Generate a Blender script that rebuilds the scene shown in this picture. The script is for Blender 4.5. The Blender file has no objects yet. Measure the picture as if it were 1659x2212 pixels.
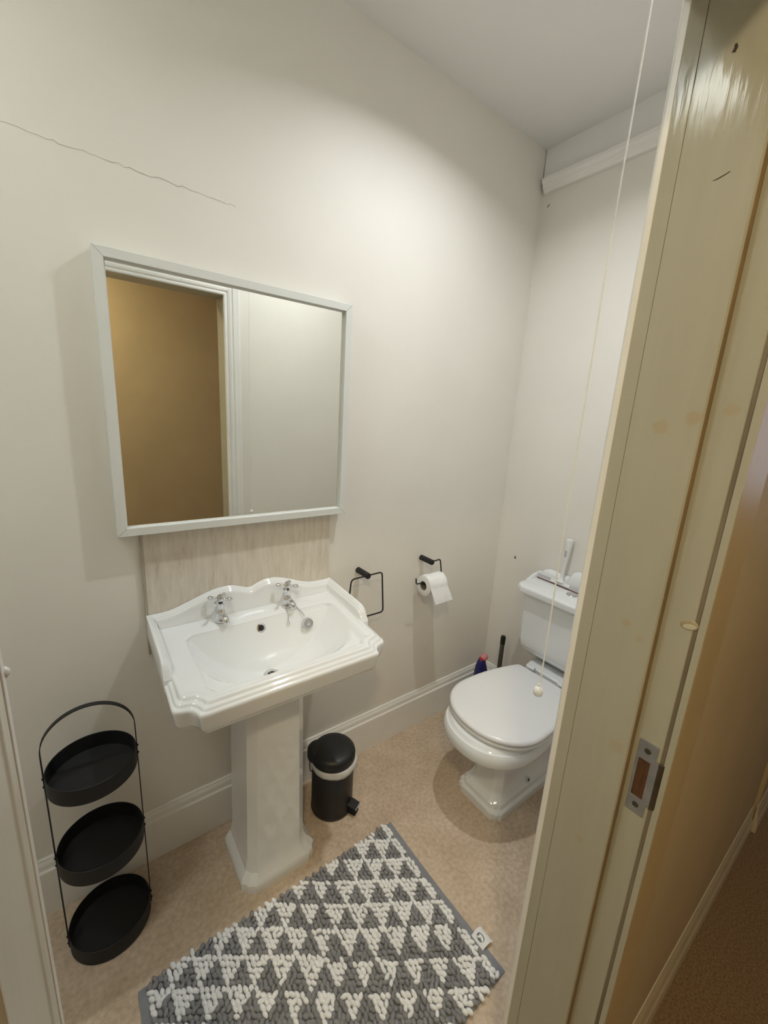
import bpy, bmesh, math, random
from mathutils import Vector, Matrix, Euler
from mathutils.bvhtree import BVHTree

# ------------------------------------------------------------------ camera, world, lights, exposure
scn = bpy.context.scene
COL = scn.collection
R_ROWS = ((0.803494, -0.592555, 0.05723), (0.091034, 0.217302, 0.97185), (0.588311, 0.775666, -0.228544))
F_PX = 896.953
cam_data = bpy.data.cameras.new('camera')
cam = bpy.data.objects.new('camera', cam_data)
COL.objects.link(cam)
cam_data.sensor_fit = 'HORIZONTAL'
cam_data.sensor_width = 36.0
cam_data.lens = 36.0 * F_PX / 1659.0
cam_data.clip_start = 0.01
r_, u_, f_ = [Vector(v) for v in R_ROWS]
M = Matrix.Identity(4)
for i in range(3):
    M[i][0] = r_[i]; M[i][1] = u_[i]; M[i][2] = -f_[i]
M[0][3], M[1][3], M[2][3] = 0.0, 0.0, 1.5
cam.matrix_world = M
scn.camera = cam

scn.view_settings.view_transform = 'Standard'
scn.view_settings.look = 'None'
scn.view_settings.gamma = 1.0
scn.view_settings.use_curve_mapping = False
scn.view_settings.exposure = 0.22

world = bpy.data.worlds.new('world'); scn.world = world
world.use_nodes = True
world.node_tree.nodes['Background'].inputs[0].default_value = (0.5, 0.45, 0.38, 1)
world.node_tree.nodes['Background'].inputs[1].default_value = 0.02

def area(name, loc, size, energy, col, rot=(0, 0, 0), spread=180, shape='DISK', sy=None):
    l = bpy.data.lights.new(name, 'AREA'); l.shape = shape; l.size = size
    if sy: l.size_y = sy
    l.energy = energy; l.color = col; l.spread = math.radians(spread)
    o = bpy.data.objects.new(name, l); o.location = loc; o.rotation_euler = rot
    COL.objects.link(o); return o
ROOM_LAMP = (0.985, 0.72, 2.615)
area('room_lamp_light', ROOM_LAMP, 0.05, 6.5, (0.93, 0.97, 1.0), spread=145)
area('hall_lamp_light', (-0.30, -0.42, 2.50), 0.16, 12.5, (1.0, 0.84, 0.52), spread=170)
area('hall_daylight', (3.4, -0.35, 1.5), 0.7, 5.0, (0.62, 0.75, 1.0), rot=(0, math.radians(90), 0), shape='RECTANGLE', sy=1.6)

# ------------------------------------------------------------------ materials
def mat(name, col, rough=0.5, metal=0.0, var=0.0, vscale=4.0, bump=0.0, bscale=60.0, col2=None, coat=0.0,
        stretch=None, trans=0.0, emit=None, estr=0.0, spec=0.5, detail=4.0):
    m = bpy.data.materials.new(name); m.use_nodes = True
    nt = m.node_tree; b = nt.nodes['Principled BSDF']
    b.inputs['Base Color'].default_value = (*col, 1)
    b.inputs['Roughness'].default_value = rough
    b.inputs['Metallic'].default_value = metal
    b.inputs['Specular IOR Level'].default_value = spec
    if coat: b.inputs['Coat Weight'].default_value = coat; b.inputs['Coat Roughness'].default_value = 0.05
    if trans: b.inputs['Transmission Weight'].default_value = trans
    if emit: b.inputs['Emission Color'].default_value = (*emit, 1); b.inputs['Emission Strength'].default_value = estr
    tc = nt.nodes.new('ShaderNodeTexCoord'); mp = nt.nodes.new('ShaderNodeMapping')
    nt.links.new(tc.outputs['Object'], mp.inputs[0])
    if stretch: mp.inputs['Scale'].default_value = stretch
    if var > 0 or col2:
        n = nt.nodes.new('ShaderNodeTexNoise'); n.inputs['Scale'].default_value = vscale; n.inputs['Detail'].default_value = detail
        nt.links.new(mp.outputs[0], n.inputs['Vector'])
        r = nt.nodes.new('ShaderNodeValToRGB')
        c2 = col2 if col2 else tuple(min(1, c * (1 + var)) for c in col)
        c1 = col if col2 else tuple(c * (1 - var) for c in col)
        r.color_ramp.elements[0].position = 0.32; r.color_ramp.elements[1].position = 0.68
        r.color_ramp.elements[0].color = (*c1, 1); r.color_ramp.elements[1].color = (*c2, 1)
        nt.links.new(n.outputs['Fac'], r.inputs[0]); nt.links.new(r.outputs[0], b.inputs['Base Color'])
    if bump > 0:
        n2 = nt.nodes.new('ShaderNodeTexNoise'); n2.inputs['Scale'].default_value = bscale; n2.inputs['Detail'].default_value = 3
        nt.links.new(mp.outputs[0], n2.inputs['Vector'])
        bp = nt.nodes.new('ShaderNodeBump'); bp.inputs['Strength'].default_value = bump; bp.inputs['Distance'].default_value = 0.004
        nt.links.new(n2.outputs['Fac'], bp.inputs['Height']); nt.links.new(bp.outputs[0], b.inputs['Normal'])
    return m

def spots(m, pts, col, soft=0.5):
    """smudges of dirt at given object-space points: (x,y,z,radius,strength)"""
    nt = m.node_tree; b = nt.nodes['Principled BSDF']
    src = b.inputs['Base Color'].links[0].from_socket if b.inputs['Base Color'].is_linked else None
    base = tuple(b.inputs['Base Color'].default_value)
    tc = nt.nodes.new('ShaderNodeTexCoord')
    nz = nt.nodes.new('ShaderNodeTexNoise'); nz.inputs['Scale'].default_value = 60
    nt.links.new(tc.outputs['Object'], nz.inputs['Vector'])
    prev = src
    for (x, y, z, r, s) in pts:
        d = nt.nodes.new('ShaderNodeVectorMath'); d.operation = 'DISTANCE'
        d.inputs[1].default_value = (x, y, z)
        nt.links.new(tc.outputs['Object'], d.inputs[0])
        a = nt.nodes.new('ShaderNodeMath'); a.operation = 'MULTIPLY_ADD'
        nt.links.new(nz.outputs['Fac'], a.inputs[0]); a.inputs[1].default_value = r * 1.6; a.inputs[2].default_value = -r * 0.8
        ad = nt.nodes.new('ShaderNodeMath'); ad.operation = 'ADD'
        nt.links.new(d.outputs['Value'], ad.inputs[0]); nt.links.new(a.outputs[0], ad.inputs[1])
        mr = nt.nodes.new('ShaderNodeMapRange'); mr.inputs['From Min'].default_value = r * soft; mr.inputs['From Max'].default_value = r
        mr.inputs['To Min'].default_value = s; mr.inputs['To Max'].default_value = 0
        nt.links.new(ad.outputs[0], mr.inputs['Value'])
        mx = nt.nodes.new('ShaderNodeMixRGB')
        nt.links.new(mr.outputs[0], mx.inputs[0])
        if prev: nt.links.new(prev, mx.inputs[1])
        else: mx.inputs[1].default_value = base
        mx.inputs[2].default_value = (*col, 1)
        prev = mx.outputs[0]
    nt.links.new(prev, b.inputs['Base Color'])

M_WALL = mat('wall_paint', (0.825, 0.790, 0.725), 0.62, var=0.025, vscale=2.2, bump=0.10, bscale=45)
M_CEIL = mat('ceiling_paint', (0.84, 0.825, 0.80), 0.8, var=0.02, vscale=2, bump=0.06, bscale=50)
M_TRIMW = mat('white_gloss_trim', (0.85, 0.835, 0.80), 0.28, var=0.03, vscale=6, bump=0.06, bscale=25)
M_JAMB = mat('cream_gloss_paint', (0.43, 0.415, 0.335), 0.12, var=0.03, vscale=5, bump=0.16, bscale=9, stretch=(9, 9, 1), spec=0.14)
spots(M_JAMB, [(0.65, 0.205, 1.518, 0.012, 0.45), (0.65, 0.242, 1.503, 0.012, 0.4), (0.65, 0.236, 1.213, 0.009, 0.4),
               (0.65, 0.212, 1.198, 0.007, 0.35), (0.65, 0.212, 1.008, 0.014, 0.3), (0.665, 0.172, 1.53, 0.010, 0.35),
               (0.65, 0.235, 0.80, 0.010, 0.3)], (0.42, 0.30, 0.15))
M_JAMBRAW = mat('yellowed_bare_paint', (0.26, 0.18, 0.095), 0.5, var=0.15, vscale=14, bump=0.1)
M_LEFTJ = mat('left_jamb_paint', (0.66, 0.62, 0.52), 0.35, var=0.05, vscale=6, bump=0.2, bscale=18, stretch=(5, 5, 1))
M_HALLW = mat('hall_wall_paint', (0.60, 0.50, 0.34), 0.6, var=0.05, vscale=4, bump=0.15, bscale=30)
M_HALLTRIM = mat('hall_trim_paint', (0.60, 0.48, 0.30), 0.4, var=0.04, vscale=6)
M_HALLSK = mat('hall_skirting_paint', (0.72, 0.65, 0.50), 0.35, var=0.05, vscale=6)
M_CERAM = mat('white_ceramic', (0.82, 0.835, 0.84), 0.07, var=0.01, vscale=3, coat=0.4)
M_SEAT = mat('seat_plastic', (0.80, 0.795, 0.80), 0.22, var=0.01, vscale=3)
M_CHROME = mat('chrome', (0.72, 0.73, 0.75), 0.07, metal=1.0, var=0.03, vscale=20)
M_STEEL = mat('brushed_steel', (0.50, 0.53, 0.56), 0.36, metal=1.0, var=0.12, vscale=30)
M_DARKST = mat('worn_dark_steel', (0.16, 0.15, 0.13), 0.4, metal=0.9, var=0.2, vscale=30)
M_BLACK = mat('matt_black_metal', (0.008, 0.008, 0.009), 0.6, var=0.1, vscale=20)
M_BIN = mat('black_powder_coat', (0.010, 0.010, 0.011), 0.42, var=0.1, vscale=20, bump=0.08, bscale=300)
M_HOLE = mat('dark_hole', (0.01, 0.009, 0.008), 0.7, var=0.1)
M_LINER = mat('bin_liner_plastic', (0.72, 0.72, 0.72), 0.4, var=0.05, vscale=30, bump=0.5, bscale=80)
M_PAPER = mat('toilet_paper', (0.86, 0.86, 0.86), 0.9, var=0.02, vscale=20, bump=0.3, bscale=70)
M_CARD = mat('cardboard_core', (0.22, 0.20, 0.17), 0.9, var=0.1)
M_FRAME = mat('mirror_frame_paint', (0.75, 0.765, 0.73), 0.38, var=0.01, vscale=5)
M_GLASS = mat('mirror_silver', (0.86, 0.87, 0.83), 0.005, metal=1.0, var=0.003, vscale=3)
M_CORD = mat('white_cord', (0.85, 0.84, 0.78), 0.6, var=0.03, vscale=80)
M_WPLAST = mat('white_plastic', (0.80, 0.80, 0.78), 0.3, var=0.02)
M_CLEAR = mat('grey_blade_plastic', (0.50, 0.49, 0.50), 0.25, var=0.04)
M_RUBBER = mat('dark_red_rubber', (0.12, 0.01, 0.02), 0.5, var=0.1)
M_BLUE = mat('blue_bottle_plastic', (0.012, 0.012, 0.115), 0.3, var=0.1, vscale=15)
M_RED = mat('red_cap_collar', (0.42, 0.02, 0.03), 0.35, var=0.1)
M_PINK = mat('pink_cap_plastic', (0.62, 0.25, 0.26), 0.35, var=0.1)
M_CAPBLK = mat('black_plastic', (0.008, 0.008, 0.007), 0.5, var=0.1)
M_ROD = mat('grey_brush_rod', (0.13, 0.13, 0.11), 0.35, metal=0.7, var=0.1)
M_WOOL_W = mat('white_chenille', (0.86, 0.86, 0.86), 0.95, var=0.05, vscale=40, bump=0.4, bscale=500)
M_WOOL_G = mat('grey_chenille', (0.25, 0.25, 0.255), 0.95, var=0.12, vscale=40, bump=0.4, bscale=500)
M_HEM = mat('grey_hem_fabric', (0.25, 0.255, 0.28), 0.95, var=0.06, vscale=60, bump=0.3, bscale=600)
M_TAG = mat('white_label_fabric', (0.80, 0.80, 0.80), 0.7, var=0.03)
M_TAGINK = mat('grey_label_ink', (0.16, 0.17, 0.18), 0.7, var=0.05)
M_WOOD = mat('bare_brown_wood', (0.085, 0.035, 0.012), 0.8, var=0.4, vscale=30, stretch=(4, 4, 1), bump=0.6, bscale=60)
M_LAMP = mat('lamp_diffuser', (0.9, 0.9, 0.9), 0.4, emit=(1.0, 0.955, 0.885), estr=12.0)
M_PANEL = mat('skylight_glass', (0.5, 0.5, 0.5), 0.4, emit=(0.94, 1.0, 0.95), estr=38.0)
M_TILEGR = mat('pale_grout', (0.78, 0.75, 0.66), 0.8, var=0.05)

def floor_mat():
    m = mat('vinyl_floor', (0.5, 0.4, 0.3), 0.42)
    nt = m.node_tree; b = nt.nodes['Principled BSDF']
    tc = nt.nodes.new('ShaderNodeTexCoord')
    n1 = nt.nodes.new('ShaderNodeTexNoise'); n1.inputs['Scale'].default_value = 9; n1.inputs['Detail'].default_value = 6
    n2 = nt.nodes.new('ShaderNodeTexNoise'); n2.inputs['Scale'].default_value = 75; n2.inputs['Detail'].default_value = 5
    for n in (n1, n2): nt.links.new(tc.outputs['Object'], n.inputs['Vector'])
    r1 = nt.nodes.new('ShaderNodeValToRGB'); r2 = nt.nodes.new('ShaderNodeValToRGB')
    r1.color_ramp.elements[0].position = 0.3; r1.color_ramp.elements[1].position = 0.7
    r1.color_ramp.elements[0].color = (0.53, 0.425, 0.315, 1); r1.color_ramp.elements[1].color = (0.65, 0.54, 0.425, 1)
    r2.color_ramp.elements[0].position = 0.30; r2.color_ramp.elements[1].position = 0.66
    r2.color_ramp.elements[0].color = (0.80, 0.755, 0.70, 1); r2.color_ramp.elements[1].color = (1.08, 1.05, 1.02, 1)
    nt.links.new(n1.outputs['Fac'], r1.inputs[0]); nt.links.new(n2.outputs['Fac'], r2.inputs[0])
    mx = nt.nodes.new('ShaderNodeMixRGB'); mx.blend_type = 'MULTIPLY'; mx.inputs[0].default_value = 1
    nt.links.new(r1.outputs[0], mx.inputs[1]); nt.links.new(r2.outputs[0], mx.inputs[2]); nt.links.new(mx.outputs[0], b.inputs['Base Color'])
    return m
M_FLOOR = floor_mat()
M_CARPET = mat('brown_carpet', (0.20, 0.125, 0.062), 0.98, col2=(0.34, 0.225, 0.12), vscale=170, bump=1.0, bscale=220, detail=2)

def tile_mat():
    m = mat('travertine_tile', (0.6, 0.55, 0.47), 0.3)
    nt = m.node_tree; b = nt.nodes['Principled BSDF']
    tc = nt.nodes.new('ShaderNodeTexCoord')
    mp = nt.nodes.new('ShaderNodeMapping'); mp.inputs['Scale'].default_value = (34, 34, 6)
    n = nt.nodes.new('ShaderNodeTexNoise'); n.inputs['Scale'].default_value = 1.5; n.inputs['Detail'].default_value = 7; n.inputs['Roughness'].default_value = 0.65
    nt.links.new(tc.outputs['Object'], mp.inputs[0]); nt.links.new(mp.outputs[0], n.inputs['Vector'])
    r = nt.nodes.new('ShaderNodeValToRGB')
    e = r.color_ramp.elements
    e[0].position = 0.25; e[0].color = (0.50, 0.42, 0.32, 1); e[1].position = 0.75; e[1].color = (0.78, 0.73, 0.645, 1)
    e2 = e.new(0.40); e2.color = (0.64, 0.575, 0.48, 1); e3 = e.new(0.58); e3.color = (0.71, 0.65, 0.555, 1)
    nt.links.new(n.outputs['Fac'], r.inputs[0]); nt.links.new(r.outputs[0], b.inputs['Base Color'])
    return m
M_TILE = tile_mat()

# ------------------------------------------------------------------ helpers
def finish(name, bm, material, parent=None, smooth=True, bevel=0.0, bseg=2, autosmooth=35, loc=None, subsurf=0, keepn=False):
    if not keepn: bmesh.ops.recalc_face_normals(bm, faces=bm.faces)
    me = bpy.data.meshes.new(name); bm.to_mesh(me); bm.free()
    for m in (material if isinstance(material, (list, tuple)) else [material]): me.materials.append(m)
    for p in me.polygons: p.use_smooth = smooth
    o = bpy.data.objects.new(name, me); COL.objects.link(o)
    if bevel > 0:
        b = o.modifiers.new('bevel', 'BEVEL'); b.width = bevel; b.segments = bseg; b.limit_method = 'ANGLE'; b.angle_limit = math.radians(40)
    if subsurf:
        s = o.modifiers.new('sub', 'SUBSURF'); s.levels = subsurf; s.render_levels = subsurf
    if smooth:
        try:
            me.set_sharp_from_angle(angle=math.radians(autosmooth))
        except Exception: pass
    if parent is not None:
        o.parent = parent
        o.matrix_parent_inverse = Matrix.Translation(-parent.location)
    return o
def thing(name, label, cat, loc, group=None, kind=None):
    o = bpy.data.objects.new(name, None); o.location = loc; o.empty_display_size = 0.05; COL.objects.link(o)
    if label: o['label'] = label
    if cat: o['category'] = cat
    if group: o['group'] = group
    if kind: o['kind'] = kind
    return o
def tag(o, label, cat, group=None, kind=None):
    if label: o['label'] = label
    if cat: o['category'] = cat
    if group: o['group'] = group
    if kind: o['kind'] = kind
    return o
def struct(o, label=None):
    o['kind'] = 'structure'
    if label: o['label'] = label
    return o

def box(bm, x0, x1, y0, y1, z0, z1, mi=0):
    vs = [bm.verts.new((x, y, z)) for z in (z0, z1) for y in (y0, y1) for x in (x0, x1)]
    for f in ((0, 1, 3, 2), (4, 6, 7, 5), (0, 4, 5, 1), (2, 3, 7, 6), (0, 2, 6, 4), (1, 5, 7, 3)):
        fc = bm.faces.new([vs[i] for i in f]); fc.material_index = mi
    return vs
def loft(bm, rings, closed=True, cap0=True, cap1=True, mi=0):
    R = [[bm.verts.new(p) for p in ring] for ring in rings]
    n = len(R[0])
    for a, b in zip(R[:-1], R[1:]):
        for i in range(n if closed else n - 1):
            j = (i + 1) % n
            f = bm.faces.new((a[i], a[j], b[j], b[i])); f.material_index = mi
    if cap0: bm.faces.new(R[0][::-1]).material_index = mi
    if cap1: bm.faces.new(R[-1]).material_index = mi
    return R
def prism(bm, poly, z0, z1, mi=0):
    return loft(bm, [[(x, y, z0) for x, y in poly], [(x, y, z1) for x, y in poly]], mi=mi)
def frames(path, closed=False):
    P = [Vector(p) for p in path]; n = len(P); T = []
    for i in range(n):
        a = P[i - 1] if (i > 0 or closed) else P[i]
        b = P[(i + 1) % n] if (i < n - 1 or closed) else P[i]
        T.append((b - a).normalized())
    up = Vector((0, 0, 1)) if abs(T[0].z) < 0.9 else Vector((0, 1, 0))
    N = [(up - T[0] * up.dot(T[0])).normalized()]
    for i in range(1, n):
        v = N[-1] - T[i] * N[-1].dot(T[i]); N.append(v.normalized())
    return P, T, N
def tube(bm, path, r, seg=10, closed=False, mi=0):
    P, T, N = frames(path, closed); rings = []
    for i in range(len(P)):
        B = T[i].cross(N[i]); rr = r[i] if isinstance(r, (list, tuple)) else r
        rings.append([P[i] + (N[i] * math.cos(a) + B * math.sin(a)) * rr for a in [2 * math.pi * k / seg for k in range(seg)]])
    if closed: rings.append(rings[0])
    if closed:
        R = [[bm.verts.new(p) for p in ring] for ring in rings[:-1]]
        for q in range(len(R)):
            a, b = R[q], R[(q + 1) % len(R)]
            for i in range(seg):
                j = (i + 1) % seg
                bm.faces.new((a[i], a[j], b[j], b[i])).material_index = mi
    else: loft(bm, rings, mi=mi)
def lathe(bm, prof, origin=(0, 0, 0), axis=(0, 0, 1), seg=32, mi=0, cap=True):
    ax = Vector(axis).normalized(); o = Vector(origin)
    up = Vector((0, 0, 1)) if abs(ax.z) < 0.9 else Vector((1, 0, 0))
    u = (up - ax * up.dot(ax)).normalized(); v = ax.cross(u)
    rings = [[o + ax * h + (u * math.cos(a) + v * math.sin(a)) * max(r, 1e-4) for a in [2 * math.pi * k / seg for k in range(seg)]] for r, h in prof]
    return loft(bm, rings, cap0=cap, cap1=cap, mi=mi)
def rounded(path, rad, seg=5):
    """round the interior corners of a polyline"""
    P = [Vector(p) for p in path]; out = [P[0]]
    for i in range(1, len(P) - 1):
        a = (P[i - 1] - P[i]); b = (P[i + 1] - P[i]); r = min(rad, a.length * 0.45, b.length * 0.45)
        p0 = P[i] + a.normalized() * r; p1 = P[i] + b.normalized() * r
        for k in range(seg + 1):
            t = k / seg; out.append((1 - t) ** 2 * p0 + 2 * t * (1 - t) * P[i] + t * t * p1)
    out.append(P[-1]); return out
def polar(poly, c, N=288, off=0.0):
    """sample a star-shaped closed polygon at N equally spaced angles about c"""
    out = []; m = len(poly)
    for k in range(N):
        a = 2 * math.pi * k / N + off; dx, dy = math.cos(a), math.sin(a); best = None
        for i in range(m):
            x0, y0 = poly[i][0] - c[0], poly[i][1] - c[1]; x1, y1 = poly[(i + 1) % m][0] - c[0], poly[(i + 1) % m][1] - c[1]
            ex, ey = x1 - x0, y1 - y0; den = dx * ey - dy * ex
            if abs(den) < 1e-12: continue
            t = (x0 * ey - y0 * ex) / den; s = (x0 * dy - y0 * dx) / den
            if t > 0 and -1e-6 <= s <= 1 + 1e-6 and (best is None or t > best): best = t
        out.append((c[0] + dx * best, c[1] + dy * best))
    return out
def sup(cx, cy, a, b, n, N=288):
    out = []
    for k in range(N):
        t = 2 * math.pi * k / N; c, s = math.cos(t), math.sin(t)
        r = (abs(c / a) ** n + abs(s / b) ** n) ** (-1 / n)
        out.append((cx + r * c, cy + r * s))
    return out
def rrect(x0, x1, y0, y1, r, seg=6):
    out = []
    for cx, cy, a0 in ((x1 - r, y1 - r, 0), (x0 + r, y1 - r, 90), (x0 + r, y0 + r, 180), (x1 - r, y0 + r, 270)):
        for k in range(seg + 1):
            a = math.radians(a0 + 90 * k / seg); out.append((cx + r * math.cos(a), cy + r * math.sin(a)))
    return out
def lerp2(A, B, t): return [tuple(a * (1 - t) + b * t for a, b in zip(p, q)) for p, q in zip(A, B)]
def with_z(pts, z): return [(p[0], p[1], z(p[0], p[1]) if callable(z) else z) for p in pts]
def smooth_curve(pts, n=80):
    """catmull-rom through (s, value) points -> n samples"""
    out = []
    P = [pts[0]] + list(pts) + [pts[-1]]
    seg = len(pts) - 1
    for k in range(n + 1):
        u = k / n * seg; i = min(int(u), seg - 1); t = u - i
        p0, p1, p2, p3 = P[i], P[i + 1], P[i + 2], P[i + 3]
        out.append(tuple(0.5 * ((2 * p1[j]) + (-p0[j] + p2[j]) * t + (2 * p0[j] - 5 * p1[j] + 4 * p2[j] - p3[j]) * t * t + (-p0[j] + 3 * p1[j] - 3 * p2[j] + p3[j]) * t ** 3) for j in range(len(p1))))
    return out

# ------------------------------------------------------------------ room shell
XL, XR, YW, YD, ZC = -0.90, 1.76, 1.305, 0.303, 2.64      # left wall, right wall, mirror wall, door wall (room face), ceiling
YH = 0.157                                                # door wall, hall face
def slab(name, *a, m=M_WALL):
    bm = bmesh.new(); box(bm, *a); return struct(finish(name, bm, m, smooth=False))
wall_back = slab('wall_back', XL - 0.1, XR + 0.1, YW, YW + 0.1, 0, ZC)
wall_right = slab('wall_right', XR, XR + 0.1, YH + 0.01, YW, 0, ZC)
wall_left = slab('wall_left', XL - 0.1, XL, YH + 0.01, YW, 0, ZC)
floor = slab('floor', XL - 0.1, XR + 0.1, 0.17, YW + 0.1, -0.05, 0.0, m=M_FLOOR)
hall_floor = slab('floor_hall', -2.2, 3.6, -0.95, 0.17, -0.05, 0.0, m=M_CARPET)
# ceiling, recessed skylight opening at the left end of the room
bm = bmesh.new()
SX0, SX1, SY0, SY1 = -0.70, -0.46, 0.66, 0.86
for a in ((-2.2, SX0, -0.95, YW + 0.1), (SX1, 3.6, -0.95, YW + 0.1), (SX0, SX1, -0.95, SY0), (SX0, SX1, SY1, YW + 0.1)):
    box(bm, *a, ZC, ZC + 0.1)
struct(finish('ceiling', bm, M_CEIL, smooth=False))
bm = bmesh.new(); box(bm, SX0, SX1, SY0, SY1, ZC + 0.02, ZC + 0.03)
struct(finish('window_1', bm, M_PANEL, smooth=False), 'small frosted square skylight in the ceiling')
# door wall in three pieces (opening x -0.047..0.665 incl. lining, head at 1.99)
JX = 0.65; JL = -0.0465; HEAD = 2.014
bm = bmesh.new()
box(bm, XL - 0.1, JL - 0.02, YH, YD, 0, ZC); box(bm, JX + 0.035, 3.6, YH, YD, 0, ZC); box(bm, JL - 0.02, JX + 0.035, YH, YD, HEAD + 0.035, ZC)
wf = struct(finish('wall_front', bm, M_WALL, smooth=False))
# hall-side skin of the door wall
bm = bmesh.new()
box(bm, -2.2, JL - 0.02, YH - 0.004, YH, 0, ZC); box(bm, JX + 0.035, 2.0, YH - 0.004, YH, 0, ZC); box(bm, JL - 0.02, JX + 0.035, YH - 0.004, YH, HEAD + 0.035, ZC)
box(bm, 2.0, 3.6, YH - 0.016, YH, 0, ZC)
struct(finish('wall_hall', bm, M_HALLW, smooth=False))
slab('wall_hall_opposite', -2.2, 3.6, -0.95, -0.85, 0, ZC, m=M_HALLW)
slab('wall_hall_left', -2.3, -2.2, -0.95, YH, 0, ZC, m=M_HALLW)
slab('wall_hall_right', 3.6, 3.7, -0.95, YD, 0, ZC, m=M_HALLW)

# jagged hairline crack in the plaster of the mirror wall
random.seed(4)
def strip(bm, pts, w, nrm=(0, -1, 0), mi=0):
    n = Vector(nrm); prev = None
    for i, p in enumerate(pts):
        a = Vector(pts[max(0, i - 1)]); b = Vector(pts[min(len(pts) - 1, i + 1)])
        t = (b - a).normalized(); s = t.cross(n).normalized()
        ww = w * (0.5 + random.random())
        q = [bm.verts.new(Vector(p) + s * ww), bm.verts.new(Vector(p) - s * ww)]
        if prev: bm.faces.new((prev[0], prev[1], q[1], q[0])).material_index = mi
        prev = q
M_CRACK = mat('plaster_crack', (0.53, 0.50, 0.43), 0.9, var=0.2)
M_MARK = mat('dark_scuff', (0.05, 0.04, 0.03), 0.9, var=0.2)
bm = bmesh.new(); x = -0.30; pts = []
while x < 0.42:
    pts.append((x, YW - 0.0004, 2.040 - (x + 0.06) * 0.02 + random.uniform(-0.0030, 0.0030))); x += random.uniform(0.008, 0.022)
strip(bm, pts, 0.0006)
finish('crack', bm, M_CRACK, wall_back, smooth=False, keepn=True)
bm = bmesh.new()
strip(bm, [(XR - 0.0004, 1.197, 0.836), (XR - 0.0004, 1.193, 0.829), (XR - 0.0004, 1.194, 0.823)], 0.003, (-1, 0, 0))
strip(bm, [(XR - 0.0004, 1.262, 2.428), (XR - 0.0004, 1.272, 2.418)], 0.0016, (-1, 0, 0))
finish('scuff', bm, M_MARK, wall_right, smooth=False, keepn=True)

# skirting boards
SK = [(0.0, 0.0), (0.018, 0.0), (0.018, 0.150), (0.0165, 0.153), (0.0130, 0.156), (0.0125, 0.160), (0.0115, 0.172), (0.0085, 0.180), (0.0070, 0.182), (0.0070, 0.186), (0.0045, 0.190), (0.0, 0.190)]
def skirt(name, p0, p1, inward, m=M_TRIMW, prof=SK):
    bm = bmesh.new(); p0 = Vector(p0); p1 = Vector(p1); n = Vector(inward)
    loft(bm, [[p + n * d + Vector((0, 0, z)) for d, z in prof] for p in (p0, p1)])
    return struct(finish(name, bm, m, smooth=False, bevel=0.0008))
skirt('baseboard_back', (XL, YW, 0), (XR, YW, 0), (0, -1, 0))
skirt('baseboard_right', (XR, YD, 0), (XR, YW, 0), (-1, 0, 0))
skirt('baseboard_left', (XL, YD, 0), (XL, YW, 0), (1, 0, 0))
HSK = [(0, 0), (0.016, 0), (0.016, 0.018), (0.0145, 0.045), (0.011, 0.058), (0.0085, 0.085), (0.003, 0.112), (0.0, 0.115)]
skirt('baseboard_hall', (0.77, YH - 0.003, 0), (1.985, YH - 0.003, 0), (0, -1, 0), M_HALLSK, HSK)
skirt('baseboard_hall_end', (1.99, YH - 0.015, 0), (3.6, YH - 0.015, 0), (0, -1, 0), M_HALLSK, HSK)

# white picture rail and frieze band above it on the cistern wall
bm = bmesh.new()
prof = [(0, 2.470), (0.018, 2.470), (0.020, 2.478), (0.030, 2.484), (0.032, 2.498), (0.040, 2.504), (0.040, 2.520), (0.0, 2.520)]
loft(bm, [[(XR - d, y, z) for d, z in prof] for y in (YD, 1.288)])
tr = struct(finish('trim_1', bm, M_TRIMW, smooth=False, bevel=0.002), 'white picture rail above the toilet')
bm = bmesh.new(); box(bm, XR - 0.012, XR, YD, YW - 0.004, 2.52, ZC)
struct(finish('trim_2', bm, M_CEIL, smooth=False), 'white frieze board above the picture rail')

# ------------------------------------------------------------------ door frame
door = thing('door_1', None, None, (0.3, 0.25, 0), kind='structure')
ARW = 0.075
AP = [(0.0, 0.0), (0.0, 0.012), (0.003, 0.016), (0.010, 0.017), (0.012, 0.012), (0.016, 0.012), (0.020, 0.018), (0.030, 0.019), (0.034, 0.013), (0.039, 0.013), (0.044, 0.020), (0.060, 0.022), (0.066, 0.024), (0.073, 0.024), (0.075, 0.020), (0.075, 0.0)]
def architrave(name, y, sgn, m, x0=JL, x1=JX, top=HEAD, prof=AP):
    """mitred architrave round the opening, standing out from plane y in direction sgn"""
    bm = bmesh.new(); rings = []
    for (cx, cz, dx, dz) in ((x1, 0, 1, 0), (x1, top, 1, 1), (x0, top, -1, 1), (x0, 0, -1, 0)):
        rings.append([(cx + dx * w, y + sgn * h, cz + dz * w) for w, h in prof])
    loft(bm, rings)
    return finish(name, bm, m, door, smooth=False, bevel=0.0012)
ARCH_ROOM = architrave('architrave', YD - 0.001, 1, M_TRIMW, x0=JL + 0.001, x1=JX - 0.001, prof=[(w, h * 0.75) for w, h in AP])
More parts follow.
